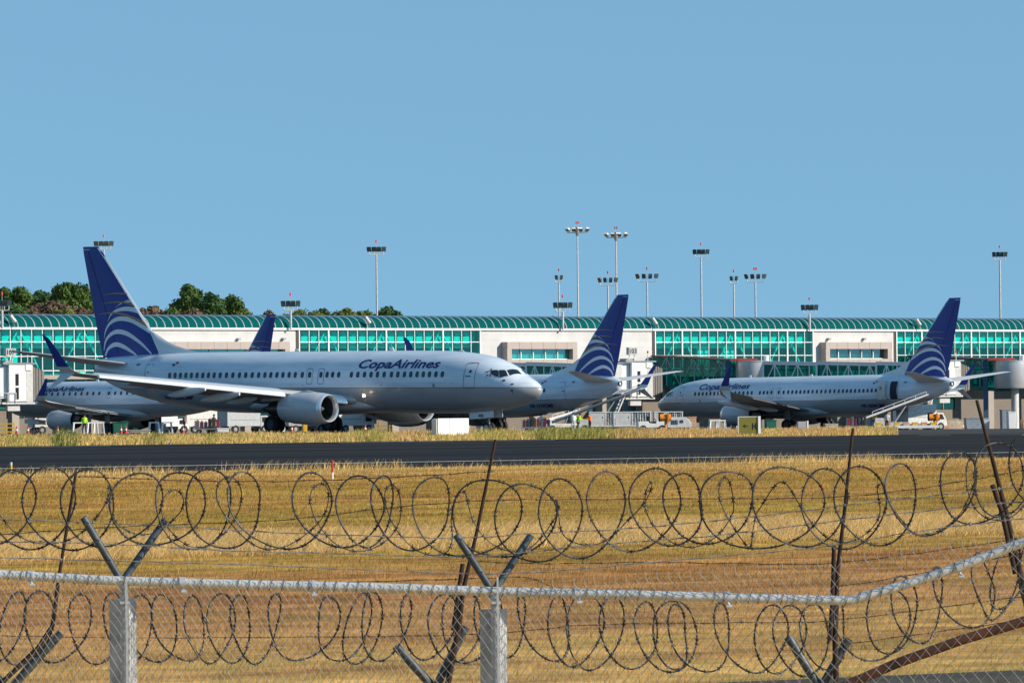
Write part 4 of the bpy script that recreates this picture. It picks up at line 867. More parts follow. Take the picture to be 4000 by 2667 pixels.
    b = MB(); b.bar((.9, -1.2, h + .2), (.9, -1.2, h + .95), .06); b.lathe([(0, .09), (.18, .09), (.2, .01)], 10, 1, 'Z', (.9, -1.2, h + .95)); b.build('beacon', [OFFW, RED], cb)
    return root
bridge(-90.5, (-45.7, 521.5), '107', 'boarding bridge with white cab and gate sign 107 at far left', fixed=False)
bridge(-16.7, (12.0, 560), '103', 'boarding bridge with gate sign 103 right of the middle tail fin')
bridge(20.2, (44.1, 583), None, 'boarding bridge with silver rotunda behind the nose of the jet with the open door')
bridge(57.1, None, None, 'silver rotunda and glass corridor at the right edge of the picture')

# ------------------------------------------------------------------ floodlight masts
HEADW = mat('flood_housing_white', (.72, .72, .70), .5); HEADG = mat('flood_housing_grey', (.22, .17, .12), .6); HEADK = mat('flood_housing_dark', (.03, .035, .035), .5)
LENS = mat('flood_lens', (.10, .14, .14), .15); POLE = mat('pale_mast_paint', (.52, .53, .53), .5, .2, var=.15)
def mast(px, yh, Y, wpx, kind, n, label, base=None, beacon=1, facing=0, bracket=True):
    top = at(px, yh, Y); g = float(gz(top.x, Y)) if base is None else base
    o = empty('floodlight_mast', (top.x, Y, g), 0, label, 'floodlight mast', 'floodlight masts round the terminal')
    H = top.z - g; sc = F / Y; w_ = wpx / sc; b = MB(); lean = -.009 * (H)
    b.tube([(0, 0, 0), (-.0, 0, H - .75)], [.17, .10] if base is None else [.13, .12], 10); b.build('pole', POLE, o, smooth=40)
    if bracket:
        b = MB(); q = w_ * .36; pts = [(-q, 0, H - .35), (-q, 0, H - .6), (-q + .15, 0, H - .75), (q - .15, 0, H - .75), (q, 0, H - .6), (q, 0, H - .35)]
        b.tube(pts, .05, 6)
        for k in range(n): x = -q + 2 * q * k / max(1, n - 1); b.tube([(x, 0, H - .75), (x, 0, H - .25)], .035, 5)
        b.build('bracket', OFFW if kind != 'G' else POLE, o, smooth=40)
    else:
        b = MB(); b.lathe([(H - .85, .2), (H - .3, .28), (H - .2, .28), (H + .1, .3), (H + .3, .2), (H + .3, .02)], 14, 0, 'Z'); b.tube([(-w_ * .4, 0, H - .45), (w_ * .4, 0, H - .4)], .06, 6); b.build('bracket', GREY, o, smooth=40)
    hs_ = w_ / n * (.98 if kind == 'K' else .66)
    for k in range(n):
        x = -w_ / 2 + w_ * (k + .5) / n; yaw = facing + ((k - (n - 1) / 2) * (.35 if kind != 'K' else .14)); M = Matrix.Rotation(yaw, 3, 'Z') @ Matrix.Rotation(R(28 if kind != 'W' else 55), 3, 'X')
        b = MB(); v = [(-hs_ / 2, -.16, -.32), (hs_ / 2, -.16, -.32), (hs_ / 2, -.16, .32), (-hs_ / 2, -.16, .32), (-hs_ * .3, .2, -.18), (hs_ * .3, .2, -.18), (hs_ * .3, .2, .18), (-hs_ * .3, .2, .18)]
        v = [M @ Vector(p) + Vector((x, 0, H)) for p in v]
        b.add(v, [(0, 1, 2, 3)], 1); b.add(v, [(4, 5, 6, 7), (0, 1, 5, 4), (1, 2, 6, 5), (2, 3, 7, 6), (3, 0, 4, 7)], 0)
        b.build('floodlight', [{'K': HEADK, 'G': HEADG, 'W': HEADW}[kind], LENS], o)
    if beacon:
        b = MB(); 
        for x in ((0,) if beacon == 1 else (-.12, .14)): b.tube([(x, 0, H - .7), (x, 0, H + .75)], .025, 5); b.lathe([(H + .75, .09), (H + 1.0, .1), (H + 1.06, .02)], 10, 1, 'Z', (x, 0, 0))
        b.build('beacon', [POLE, mat('red_beacon', (.8, .08, .12), .4) if kind == 'K' else RED], o)
    return o
mast(405, 950, 690, 76, 'K', 4, 'floodlight mast behind the top of the tallest tail fin')
mast(1470, 972, 690, 74, 'K', 4, 'tall floodlight mast left of the middle, above the airline name')
mast(2255, 896, 760, 100, 'W', 4, 'tallest mast with white floodlight housings', beacon=2, bracket=False)
mast(2406, 916, 760, 98, 'W', 4, 'white headed mast standing just behind the middle tail fin', beacon=2, bracket=False)
mast(2183, 1082, 720, 36, 'G', 2, 'narrow twin headed mast left of the tallest mast')
mast(2374, 1092, 700, 82, 'G', 4, 'low mast with spread brown heads left of the middle fin tip')
mast(2527, 1077, 700, 94, 'G', 4, 'mast with four spread dark heads just right of the middle fin')
mast(2738, 982, 690, 64, 'K', 4, 'tall single mast midway between the two right tail fins')
mast(2866, 1086, 720, 36, 'G', 2, 'narrow twin headed mast right of the tall single mast')
mast(2950, 1078, 700, 90, 'G', 4, 'mast with spread heads right of the narrow twin headed one', beacon=2)
mast(3905, 992, 690, 58, 'K', 4, 'rightmost mast near the right edge of the picture')
for px, yh, nm in ((8, 1182, 'short roof edge mast at the left border'), (1135, 1184, 'short roof edge mast behind the taxiing jet roof'), (2198, 1190, 'short roof edge mast in front of the twin headed mast'), (3162, 1199, 'short roof edge mast above the jet with the open door')):
    u = (px - 2000) / F; Y = 592 / (1 - .8 * u) - .6; mast(px, yh, Y, 74 if px < 3000 else 66, 'K', 4, nm, base=ZE - .1)

# ------------------------------------------------------------------ trees behind the terminal
def leafm(name, c):
    m = mat(name, c, .75, var=.35, scale=.5, spec=.2); return m
LF = {'g': leafm('foliage_green', (.07, .13, .03)), 'd': leafm('foliage_dark_green', (.045, .10, .03)), 'y': leafm('foliage_olive', (.12, .15, .035)), 'b': leafm('foliage_brown', (.16, .11, .07))}
BARK = mat('bark', (.10, .075, .05), .9, var=.3)
TREE_G = 'trees beyond the terminal roof'
def tree(px, ytop, hwpx, Y, kind, label, flat=.75, clumps=9):
    top = at(px, ytop, Y); g = -1.9; H = top.z - g; rad = hwpx * Y / F
    o = empty('tree', (top.x, Y, g), random.random() * 6, label, 'tree', TREE_G)
    tr = random.Random(int(px * 7 + ytop)); ch = max(rad * flat * 1.1, 2.5); cz = H - ch
    b = MB(); b.tube([(0, 0, 0), (.1, .1, H * .3), (-.1, .2, H * .6)], [.5, .38, .22], 8)
    cl = []
    for k in range(clumps):
        a = tr.random() * 6.283; q = tr.random() ** .5 * rad * .78; z = cz + (tr.random() * 2 - 1.2) * ch * .62; r = rad * (.2 + .24 * tr.random()); z = min(z, H - r * .8)
        cl.append((q * math.cos(a), q * math.sin(a), z, r))
    cl.append((0, 0, H - rad * .3, rad * .3)); cl.append((rad * .1, 0, H - rad * .62, rad * .45)); cl.append((rad * .3, 0, cz - ch * .3, rad * .7)); cl.append((-rad * .3, 0, cz - ch * .6, rad * .85)); cl.append((0, 0, cz - ch * 1.2, rad * .95))
    for x, y, z, r in cl[:5]: b.tube([(-.05, .15, H * .45), (x * .5, y * .5, (H * .5 + z) / 2), (x, y, z)], [.2, .12, .05], 6)
    b.build('trunk', BARK, o, smooth=40)
    r2 = np.random.default_rng(int(px * 3 + ytop)); V = []; 
    n = int(1700 * max(1, (rad / 2.6) ** 1.5))
    for x, y, z, r in cl:
        d = r2.normal(0, 1, (n // 2, 3)); d /= np.linalg.norm(d, axis=1)[:, None]; rr = r * (1 - .45 * r2.random(len(d)) ** 1.6) * (1 + .22 * np.sin(d[:, 0] * 9 + d[:, 2] * 7 + x) * np.sin(d[:, 1] * 8 + z)) * (1 + .17 * r2.normal(0, 1, len(d))); P = d * rr[:, None]; P[:, 2] *= .8; P += (x, y, z)
        nrm = d + r2.normal(0, .55, d.shape); nrm /= np.linalg.norm(nrm, axis=1)[:, None]; t1 = np.cross(nrm, r2.normal(0, 1, d.shape)); t1 /= np.linalg.norm(t1, axis=1)[:, None]; t2 = np.cross(nrm, t1); s = (.13 + .2 * r2.random(len(d)))[:, None]
        V.append(np.stack([P - t1 * s, P - t2 * s * .6, P + t1 * s, P + t2 * s * .6], 1))
    V = np.concatenate(V).reshape(-1, 3); nq = len(V) // 4; me = bpy.data.meshes.new('crown'); me.vertices.add(len(V)); me.vertices.foreach_set('co', V.reshape(-1)); me.loops.add(nq * 4); me.loops.foreach_set('vertex_index', np.arange(nq * 4)); me.polygons.add(nq); me.polygons.foreach_set('loop_start', np.arange(nq) * 4); me.polygons.foreach_set('loop_total', np.full(nq, 4)); me.materials.append(LF[kind]); me.update()
    c = bpy.data.objects.new('crown', me); C.objects.link(c); c.parent = o
for i, a in enumerate([
    (15, 1122, 75, 860, 'g', 'green tree at the far left edge'), (78, 1118, 72, 850, 'g', 'rounded green tree second from the left edge'), (155, 1133, 74, 865, 'd', 'darker tree between the two left crowns'), (268, 1101, 84, 850, 'g', 'tallest green tree left of the large tail fin'), (345, 1138, 80, 860, 'g', 'green tree partly behind the large tail fin'),
    (205, 1172, 92, 820, 'b', 'brown leafless looking tree below the tall left tree'), (125, 1203, 90, 815, 'b', 'low brown tree just above the roof at left'), (262, 1202, 70, 810, 'y', 'small green bush tree above the roof left of the fin'), (40, 1185, 100, 815, 'd', 'low dark tree above the roof at far left'), (320, 1200, 80, 815, 'b', 'low brown tree touching the large fin'),
    (735, 1108, 66, 850, 'g', 'tallest green tree right of the large tail fin'), (818, 1142, 62, 845, 'd', 'dark tree joined to the tallest right hand tree'), (905, 1152, 64, 855, 'g', 'spreading umbrella shaped tree at the end of the clump'), (600, 1193, 80, 830, 'b', 'brown tree directly right of the large tail fin'), (672, 1200, 66, 815, 'g', 'small green tree below the tallest right tree'), (762, 1205, 90, 815, 'b', 'low brown tree below the dark crown'),
    (955, 1208, 66, 840, 'y', 'low olive tree left of the small jet fin'), (1050, 1213, 66, 850, 'b', 'thin brownish tree behind the small jet fin'), (1170, 1207, 82, 850, 'y', 'olive tree right of the short roof edge mast'), (1262, 1205, 74, 860, 'g', 'even green tree in the low row'), (1352, 1203, 74, 850, 'y', 'low tree left of the tall mast'), (1432, 1212, 66, 860, 'g', 'low green tree at the foot of the tall mast'), (1515, 1196, 66, 850, 'd', 'rounded dark tree at the right end of the row')]):
    tree(*a, clumps=16 if a[2] < 50 else 26)
tree(2160, 1238, 30, 860, 'd', 'tiny tree top peeping over the roof before the short mast', clumps=4)

# ------------------------------------------------------------------ things standing on the verge
def text_on(b, txt, size, org, ax, az, wid=None, bold=.01, mi=0):
    vs, fs, W = text_mesh(txt, size, bold); k = (wid / W) if wid else 1; ax, az, org = Vector(ax), Vector(az), Vector(org)
    b.add([org + ax * (x * k) + az * y for x, y in vs], fs, mi)
def vpx(px, v): u = (px - 2000) / F; Y = v / (1 - .8 * u); return u * Y, Y
sgx, sgy = vpx(2922, 323.5); sgz = float(gz(sgx, sgy)); 
sign = empty('taxiway_sign', (sgx, sgy, sgz), R(8), 'olive yellow taxiway sign with a black left arrow and letter H on the verge', 'taxiway sign')
b = MB(); b.box((-.05, 0, .62), (1.16, .22, 1.0)); b.build('board', mat('sign_olive_yellow', (.16, .155, .02), .6, var=.1), sign, bevel=.01)
b = MB(); b.box((.60, .0, .63), (.15, .34, 1.06)); b.box((-.64, 0, .62), (.03, .24, 1.02)); b.box((-.05, 0, 1.13), (1.2, .24, .03)); b.build('frame', WHITE, sign)
b = MB(); text_on(b, 'H', .48, (.16, -.114, .40), (1, 0, 0), (0, 0, 1), .26, .03); b.add([(-.40, -.114, .58), (-.25, -.114, .71), (-.21, -.114, .67), (-.29, -.114, .605), (-.06, -.114, .605), (-.06, -.114, .555), (-.29, -.114, .555), (-.21, -.114, .49), (-.25, -.114, .45)], [(0, 1, 2, 3), (0, 3, 4, 5), (0, 5, 6), (0, 6, 7, 8)]); b.build('lettering', BLACK, sign)
b = MB(); b.box((-.5, 0, .06), (.08, .08, .14)); b.box((.45, 0, .06), (.08, .08, .14)); b.build('foot', GREY, sign)
bx, by = vpx(1758, 334); bz = float(gz(bx, by)); wb_ = empty('equipment_cabinet', (bx, by, bz), R(34), 'large plain white cabinet on the verge below the taxiing jet', 'cabinet')
b = MB(); b.box((0, 0, .58), (2.15, .55, 1.0)); b.box((-1.12, .03, .56), (.08, .5, .96), 1); b.build('body', [mat('bright_white_enamel', (.82, .82, .80), .5, var=.03), OFFW], wb_, bevel=.02); b = MB(); b.box((-.25, -.28, .58), (.02, .01, .98)); b.build('door_seam', DGREY, wb_); b = MB(); b.box((0, 0, .04), (2.0, .5, .1)); b.build('plinth', BEIGE, wb_)
bx, by = vpx(3132, 338); wb2 = empty('equipment_box', (bx, by, float(gz(bx, by))), R(8), 'small grey box with white edge on the verge right of the taxiway sign', 'cabinet')
b = MB(); b.box((-.05, 0, .35), (.55, .5, .6)); b.build('body', mat('grey_blue_enamel', (.35, .38, .42), .5), wb2); b = MB(); b.box((.27, 0, .36), (.09, .56, .66)); b.build('edge', WHITE, wb2)
p = at(1300, 1800, 1); 
def stake(px, py, h, wd, cols, label, name='marker_stake', cat='marker'):
    # where the ray through the foot meets the ground
    Y = 60.0
    while at(px, py, Y).z > gz(at(px, py, Y).x, Y) and Y < 400: Y += .25
    q = at(px, py, Y); o = empty(name, (q.x, q.y, float(gz(q.x, q.y))), 0, label, cat); z = 0
    for i, (f, m) in enumerate(cols):
        b = MB(); b.tube([(0, 0, z), (0, 0, z + h * f)], wd, 8); b.build('band' if i else 'base', m, o); z += h * f
    return o
stake(1299, 1875, .68, .035, ((.4, WHITE), (.6, RED)), 'thin red and white marker stake at the near runway edge')
stake(43, 1842, .36, .05, ((.7, YEL), (.3, OFFW)), 'stubby yellow and white runway edge light at far left', 'runway_light', 'runway light')
for px in (1585,): stake(px, 1722, .14, .05, ((1, mat('blue_lens', (.05, .1, .5), .3)),), 'tiny blue taxiway edge light at the far runway edge below the taxiing jet', 'taxiway_light', 'taxiway light')
stake(662, 1738, .14, .05, ((1, MATS['blue_lens']),), 'tiny blue taxiway light at the far runway edge below the taxiing jet wing', 'taxiway_light', 'taxiway light')

# ------------------------------------------------------------------ ground service equipment and people
def wheelset(root, xs, y, r, w_=.14):
    for x in xs:
        for s_ in (-1, 1):
            b = MB(); b.lathe([(-w_ / 2, r * .5), (-w_ / 2, r), (w_ / 2, r), (w_ / 2, r * .5)], 18, 0, 'Y', (x, s_ * y, r)); b.lathe([(-w_ / 2 + .01, .02), (-w_ / 2 + .01, r * .5), (w_ / 2 - .01, r * .5), (w_ / 2 - .01, .02)], 12, 1, 'Y', (x, s_ * y, r)); b.build('wheel', [DARK, GREY], root, smooth=30)
def spot(px, Y, py=1690):
    p = G(px, Y); return (p.x, p.y, p.z)
CLOTH = mat('cart_curtain', (.42, .43, .42), .5, var=.75, scale=7); LUG = mat('stacked_luggage', (.035, .035, .045), .6, var=.8, scale=3)
def bag_cart(px, Y, rz, label, L=2.9, H=1.85, kind='curtain'):
    o = empty('baggage_cart', spot(px, Y), rz, label, 'baggage cart', 'covered baggage carts on the apron')
    b = MB(); b.box((0, 0, .45), (L, 1.5, .12)); b.box((L / 2 + .45, 0, .4), (.9, .08, .08)); b.build('chassis', GREY, o)
    b = MB()
    for x in (-L / 2 + .04, -.02, L / 2 - .04):
        for y in (-.73, .73): b.box((x, y, (H + .5) / 2), (.09, .09, H - .5))
    b.box((0, 0, H), (L + .06, 1.6, .07)); b.box((0, -.75, .55), (L, .06, .1)); b.build('frame', WHITE, o)
    b = MB(); b.box((-L / 2 - .0, 0, (H + .5) / 2), (.04, 1.4, H - .6)); b.box((-L * .25, -.74, (H + .5) / 2), (L * .42, .03, H - .62)) if kind == 'half' else None; b.build('end_panel', OFFW, o)
    b = MB(); n = 22; x0, x1 = (-L / 2 + .1, L / 2 - .1) if kind == 'curtain' else (.06, L / 2 - .1)
    P0 = [Vector((x0 + (x1 - x0) * k / n, -.70 + .05 * math.sin(k * 1.9), .55)) for k in range(n + 1)]; P1 = [p + Vector((0, .03 * math.sin(p.x * 9), H - .62)) for p in P0]
    b.add(P0 + P1, [(k, k + 1, n + 2 + k, n + 1 + k) for k in range(n)]); b.build('curtain', CLOTH, o)
    b = MB(); 
    for k in range(6): b.box((-L / 2 + .35 + k * L / 6.5, .1, .5 + .35 + .15 * (k % 2)), (.38, .9, .7 + .3 * (k % 2)), rz=.05 * k)
    b.build('load', LUG, o); wheelset(o, (-L * .36, L * .36), .65, .22)
    if kind == 'half': b = MB(); text_on(b, '3', .2, (-L * .12, -.77, H - .55), (1, 0, 0), (0, 0, 1)); b.build('lettering', NAVY, o)
    return o
bag_cart(2365, 520, R(4), 'white baggage cart with solid left panel and grey net just right of the two workers', 3.0, 1.8, 'half')
bag_cart(2468, 516, R(4), 'largest white baggage cart with wrinkled grey curtain under the bridge cab', 3.4, 1.8, 'half')
bag_cart(2610, 520, R(3), 'white baggage cart under the nose of the jet with the open door', 2.6, 1.8, 'half')
def belt_loader(px, Y, rz, L, z0, z1, label, col=OFFW):
    o = empty('belt_loader', spot(px, Y), rz, label, 'belt loader', 'belt loaders feeding the parked jets')
    b = MB(); b.box((0, 0, .62), (3.4, 1.5, .35)); b.box((-1.2, -.5, .95), (.8, .45, .5)); b.box((-1.6, .0, .45), (.3, 1.6, .3)); b.build('chassis', col, o, bevel=.03)
    b = MB(); a, c = Vector((-L / 2, .1, z0)), Vector((L / 2, .1, z1)); b.bar(a, c, .75, .16); b.build('conveyor', DGREY, o)
    b = MB(); up = Vector((0, 0, .45))
    for y in (-.4, .42):
        q = Vector((0, y, 0)); b.bar(a + q + Vector((0, 0, .1)), c + q + Vector((0, 0, .1)), .07, .14)
    q = Vector((0, -.42, 0)); b.bar(a + (c - a) * .25 + q + up, a + (c - a) * .97 + q + up, .05)
    for k in range(6): p = a + (c - a) * (.25 + .144 * k) + q; b.bar(p, p + up, .04)
    b.build('rail', WHITE, o); b = MB(); b.bar((.3, -.3, .7), (L * .22, .1, z0 + (z1 - z0) * .70), .1); b.bar((.3, .4, .7), (L * .22, .3, z0 + (z1 - z0) * .70), .1); b.build('lift_arm', GREY, o)
    b = MB(); b.box((-1.5, .5, 1.25), (.5, .4, .3)); b.build('warning_panel', YEL, o); wheelset(o, (-1.1, 1.1), .7, .33, .2); return o
belt_loader(2330, 527, R(3), 8.2, .9, 3.9, 'long belt loader rising right behind the middle jet tail')
belt_loader(3480, 540, R(4), 7.2, .7, 3.3, 'belt loader rising under the rear of the jet with the open door')
belt_loader(2190, 532, R(20), 3.8, .9, 1.9, 'short belt loader under the belly of the half hidden jet')
def tug(px, Y, rz, label, col=OFFW, s=1.0):
    o = empty('baggage_tractor', spot(px, Y), rz, label, 'tractor', 'small tow tractors on the apron')
    b = MB(); prof = [(-1.3, .35), (-1.3, .9), (-.4, .95), (-.25, .72), (.3, .72), (.4, 1.0), (1.25, .9), (1.35, .4)]; b.prism([(x * s, z * s) for x, z in prof], (0, -.6 * s, 0), (1, 0, 0), (0, 0, 1), (0, 1, 0), 1.2 * s); b.build('body', col, o, bevel=.03)
    b = MB(); b.box((-.3 * s, 0, 1.15 * s), (.12, .9 * s, .5 * s)); b.box((0, 0, .85 * s), (.5 * s, .9 * s, .12)); b.build('seat', BLACK, o)
    b = MB(); b.tube([(.45 * s, .2, 1.0 * s), (.25 * s, .2, 1.25 * s)], .03, 6); b.build('steering_column', BLACK, o); wheelset(o, (-.85 * s, .9 * s), .58 * s, .3 * s, .2); return o
tug(2545, 514, R(8), 'small white tractor at the right end of the largest baggage cart', WHITE, 1.0)
def gpu(px, Y, rz, label, L=2.2, H=1.3, col=OFFW):
    o = empty('ground_power_unit', spot(px, Y), rz, label, 'power unit', 'trailer mounted power units')
    b = MB(); b.prism([(-L / 2, .35), (-L / 2, H), (L * .28, H), (L * .42, H * .8), (L / 2, H * .55), (L / 2, .35)], (0, -.7, 0), (1, 0, 0), (0, 0, 1), (0, 1, 0), 1.4); b.build('housing', col, o, bevel=.04)
    b = MB()
    for k in range(4): b.box((-L * .3 + k * .16, -.72, H * .65), (.08, .03, .4))
    b.box((L * .1, -.72, H * .7), (.3, .03, .25)); b.build('vent', DGREY, o); wheelset(o, (-L * .3, L * .3), .62, .26); b = MB(); b.box((L / 2 + .4, 0, .4), (.9, .08, .08)); b.build('tow_bar', GREY, o); return o
gpu(2650, 512, R(5), 'weathered white power unit right of the orange beacon')
def beacon_lamp(px, Y, label):
    o = empty('orange_blower', spot(px, Y), 0, label, 'blower', 'orange blowers on posts'); b = MB(); b.tube([(0, 0, 0), (0, 0, 1.0)], .1, 8); b.build('post', ORG, o)
    b = MB(); b.tube([(-.55, 0, 1.25), (.5, 0, 1.22)], [.34, .3], 16); b.lathe([(-.62, .3), (-.55, .36), (-.48, .36)], 16, 1, 'X', (0, 0, 1.25)); b.build('drum', [ORG, BLACK], o, smooth=30); b = MB(); b.box((.25, 0, 1.2), (.14, .8, .85)); b.build('strap', ORG, o); b = MB(); b.box((-.4, 0, 1.65), (.5, .3, .12)); b.build('hood', BLACK, o)
beacon_lamp(2600, 505, 'orange drum on an orange post before the cart under the jet nose'); beacon_lamp(3650, 540, 'orange drum on a post among crates at the right')
def person(px, Y, vest, legs, label, face=0, arms=.1, bend=0, hat=None, h=1.72):
    o = empty('person', spot(px, Y), face, label, 'person', 'ground workers on the apron'); k = h / 1.72
    J = [(0, 0, .95), (0, .0, 1.18), (.02 + bend * .2, 0, 1.42 - bend * .1), (.03 + bend * .3, 0, 1.52 - bend * .15), (.05 + bend * .36, 0, 1.64 - bend * .2),
         (0, .1, .88), (.05, .12, .48), (.0, .13, .08), (.14, .13, .04), (0, -.1, .88), (-.03, -.12, .48), (-.08, -.13, .08), (.06, -.13, .04),
         (.02 + bend * .2, .19, 1.40 - bend * .1), (.06, .25, 1.12), (.16 + arms, .24, .92 + arms), (.22 + arms, .23, .86 + arms), (.02 + bend * .2, -.19, 1.40 - bend * .1), (.0, -.26, 1.12), (.12 + arms, -.25, .9 + arms), (.19 + arms, -.24, .84 + arms)]
    E2 = [(0, 1), (1, 2), (2, 3), (3, 4), (0, 5), (5, 6), (6, 7), (7, 8), (0, 9), (9, 10), (10, 11), (11, 12), (2, 13), (13, 14), (14, 15), (15, 16), (2, 17), (17, 18), (18, 19), (19, 20)]
    rad = [.15, .14, .16, .06, .105, .09, .065, .045, .045, .09, .065, .045, .045, .06, .045, .035, .04, .06, .045, .035, .04]
    me = bpy.data.meshes.new('body'); bm = bmesh.new(); sk = bm.verts.layers.skin.verify(); vs = []
    for j, r in zip(J, rad): v = bm.verts.new([c * k for c in j]); v[sk].radius = (r * k, r * k); vs.append(v)
    vs[0][sk].use_root = True
    for a, c in E2: bm.edges.new((vs[a], vs[c]))
    bm.to_mesh(me); bm.free(); bo = bpy.data.objects.new('body', me); C.objects.link(bo); bo.parent = o; bo.modifiers.new('skin', 'SKIN'); ss = bo.modifiers.new('sub', 'SUBSURF'); ss.levels = ss.render_levels = 1
    m = bpy.data.materials.new('worker_clothing'); m.use_nodes = True; t = m.node_tree; bs = t.nodes['Principled BSDF']; bs.inputs['Roughness'].default_value = .8
    co = t.nodes.new('ShaderNodeTexCoord'); sx = t.nodes.new('ShaderNodeSeparateXYZ'); t.links.new(co.outputs['Object'], sx.inputs[0]); mr = t.nodes.new('ShaderNodeMath'); mr.operation = 'DIVIDE'; mr.inputs[1].default_value = 2 * k; t.links.new(sx.outputs[2], mr.inputs[0])
    r = t.nodes.new('ShaderNodeValToRGB'); r.color_ramp.interpolation = 'CONSTANT'; e = r.color_ramp.elements; e[0].color = (.02, .02, .02, 1); e[1].position = .05; e[1].color = (*legs, 1)
    for p_, c_ in ((.465, vest), (.745, (.30, .17, .10)), (.835, (.03, .02, .015))): x = e.new(p_); x.color = (*c_, 1)
    t.links.new(mr.outputs[0], r.inputs[0]); t.links.new(r.outputs[0], bs.inputs['Base Color']); me.materials.append(m)
    b = MB(); rr = []
    for z, w_, d in ((1.0, .19, .14), (1.15, .18, .14), (1.32, .2, .15), (1.44, .15, .12)): rr.append([Vector((.02 + (bend * .18 if z > 1.2 else 0) + d * 1.12 * math.cos(a), w_ * 1.12 * math.sin(a), z - (bend * .08 if z > 1.2 else 0))) * k for a in np.linspace(0, 2 * math.pi, 14, endpoint=False)])
    b.loft(rr, cap=False); b.build('vest', mat('vest_%02d%02d' % (int(vest[0] * 99), int(vest[1] * 99)), vest, .6, var=.05, emis=None), o, smooth=50)
    hc = Vector((.05 + bend * .36, 0, 1.66 - bend * .2)) * k; b = MB(); b.lathe([(-.02, .118), (.05, .115), (.1, .075), (.12, .01)], 14, 0, 'Z', hc); b.build('cap' if hat else 'hair', hat or mat('dark_hair', (.015, .01, .008), .8), o, smooth=60)
    b = MB(); b.tube([hc + Vector((.1, 0, -.05)) * k, hc + Vector((.135, 0, -.075)) * k], [.025, .018], 6); b.build('nose', mat('skin_tone', (.30, .17, .10), .6), o)
    return o
LIME = (.45, .75, .02); ORV = (.9, .16, .02)
person(2258, 512, LIME, (.03, .03, .04), 'person in a lime green vest bending over beside the belt loader', R(20), .25, .5)
person(2306, 512, ORV, (.02, .02, .03), 'person in an orange vest leaning on a cart right of the lime vest', R(-160), .3, .4)
person(2240, 505, (.75, .73, .62), (.75, .73, .70), 'person dressed in white and yellow left of the lime vest', R(90), .1, .1)
person(330, 500, LIME, (.02, .03, .06), 'person in a lime vest and dark trousers under the wing of the small regional jet', R(-80), .05, 0)
person(2116, 528, (.75, .72, .70), (.05, .05, .06), 'person in a pale shirt near the luggage under the belly', R(120), .2, .2)
person(3465, 528, (.70, .62, .60), (.04, .04, .05), 'person in a white and pink shirt at the foot of the right belt loader', R(60), .1, .1)
person(720, 520, (.25, .12, .12), (.03, .03, .03), 'person in dark clothes by the dollies behind the taxiing jet main wheels', R(10), .1, 0)
person(835, 522, (.10, .10, .12), (.02, .02, .03), 'person in black standing behind the taxiing jet belly', R(-50), .1, 0)
def cone(px, Y, label, h=.75):
    o = empty('traffic_cone', spot(px, Y), 0, label, 'traffic cone', 'traffic cones round the aircraft'); b = MB(); b.lathe([(0.03, .15), (h * .45, .105)], 14, 0, 'Z'); b.lathe([(h * .45, .105), (h * .65, .08)], 14, 1, 'Z'); b.lathe([(h * .65, .08), (h, .03), (h, .005)], 14, 0, 'Z'); b.build('cone', [RED, WHITE], o); b = MB(); b.box((0, 0, .02), (.36, .36, .04)); b.build('base', BLACK, o)
for px, Y, lb in ((65, 496, 'red and white cone beside the yellow barrier at far left'), (109, 496, 'red and white cone second from the left border'), (226, 498, 'red and white cone below the small jet engine'), (473, 502, 'cone right of the small jet main wheels'), (492, 503, 'cone just right of another cone by the green bins'), (716, 505, 'pink and white cone under the taxiing jet rear belly'), (1140, 505, 'cone seen between the taxiing jet wheels'), (1427, 508, 'cone below the far engine of the taxiing jet'), (3762, 560, 'red cone beside the crates at right')): cone(px, Y, lb)
# yellow barrier
o = empty('barrier', spot(24, 497), R(5), 'yellow tubular barrier at the left border', 'barrier'); b = MB()
for z in (.25, .6, .95): b.box((0, 0, z), (1.5, .06, .09))
for x in (-.7, 0, .7): b.box((x, 0, .5), (.09, .1, 1.0))
b.build('rail', YEL, o)
o = empty('barrier', spot(1500, 500), R(-8), 'yellow tubular frame behind the far engine of the taxiing jet', 'barrier'); b = MB()
for z in (.3, .62): b.box((0, 0, z), (1.3, .06, .08))
b.box((-.45, 0, .5), (.12, .1, .9)); b.box((.5, 0, .4), (.07, .1, .6)); b.build('rail', YEL, o)
# suitcases under the middle jet and on carts
SUIT = [mat('suitcase_%s' % n, c, .55, var=.2) for n, c in (('black', (.015, .015, .018)), ('navy', (.02, .025, .06)), ('plum', (.14, .02, .07)), ('grey', (.12, .12, .13)), ('red', (.25, .03, .05)), ('brown', (.07, .05, .03)))]
def flat_cart(px0, px1, Y, label, n, words):
    a, c = G(px0, Y), G(px1, Y); m = (a + c) / 2; L = (c - a).length
    o = empty('baggage_dolly', (m.x, m.y, m.z), math.atan2(c.y - a.y, c.x - a.x), label, 'dolly', 'open baggage dollies'); b = MB(); b.box((0, 0, .42), (L + .2, 1.3, .12)); b.box((-L / 2 - .05, 0, .8), (.06, 1.2, .8)); b.build('deck', GREY, o); wheelset(o, (-L * .35, L * .35), .55, .2)
    for k in range(n):
        x = -L / 2 + L * (k + .5) / n; hh = .55 + .35 * random.random(); ci = (k * 5 + int(px0)) % 6; p = m + (c - a).normalized() * x
        s_ = empty('suitcase', (p.x, p.y - .1, m.z + .485), random.uniform(-.1, .1), '%s suitcase, %s from the left on the dolly %s' % (('black', 'navy', 'plum', 'grey', 'red', 'brown')[ci], ('first', 'second', 'third', 'fourth', 'fifth', 'sixth', 'seventh', 'eighth')[k], words), 'suitcase', 'luggage waiting on the apron')
        b = MB(); b.box((0, 0, hh / 2), (L / n * .86, .5, hh)); b.build('shell', SUIT[ci], s_, bevel=.04); b = MB(); b.box((0, 0, hh + .05), (.16, .04, .08)); b.build('handle', BLACK, s_)
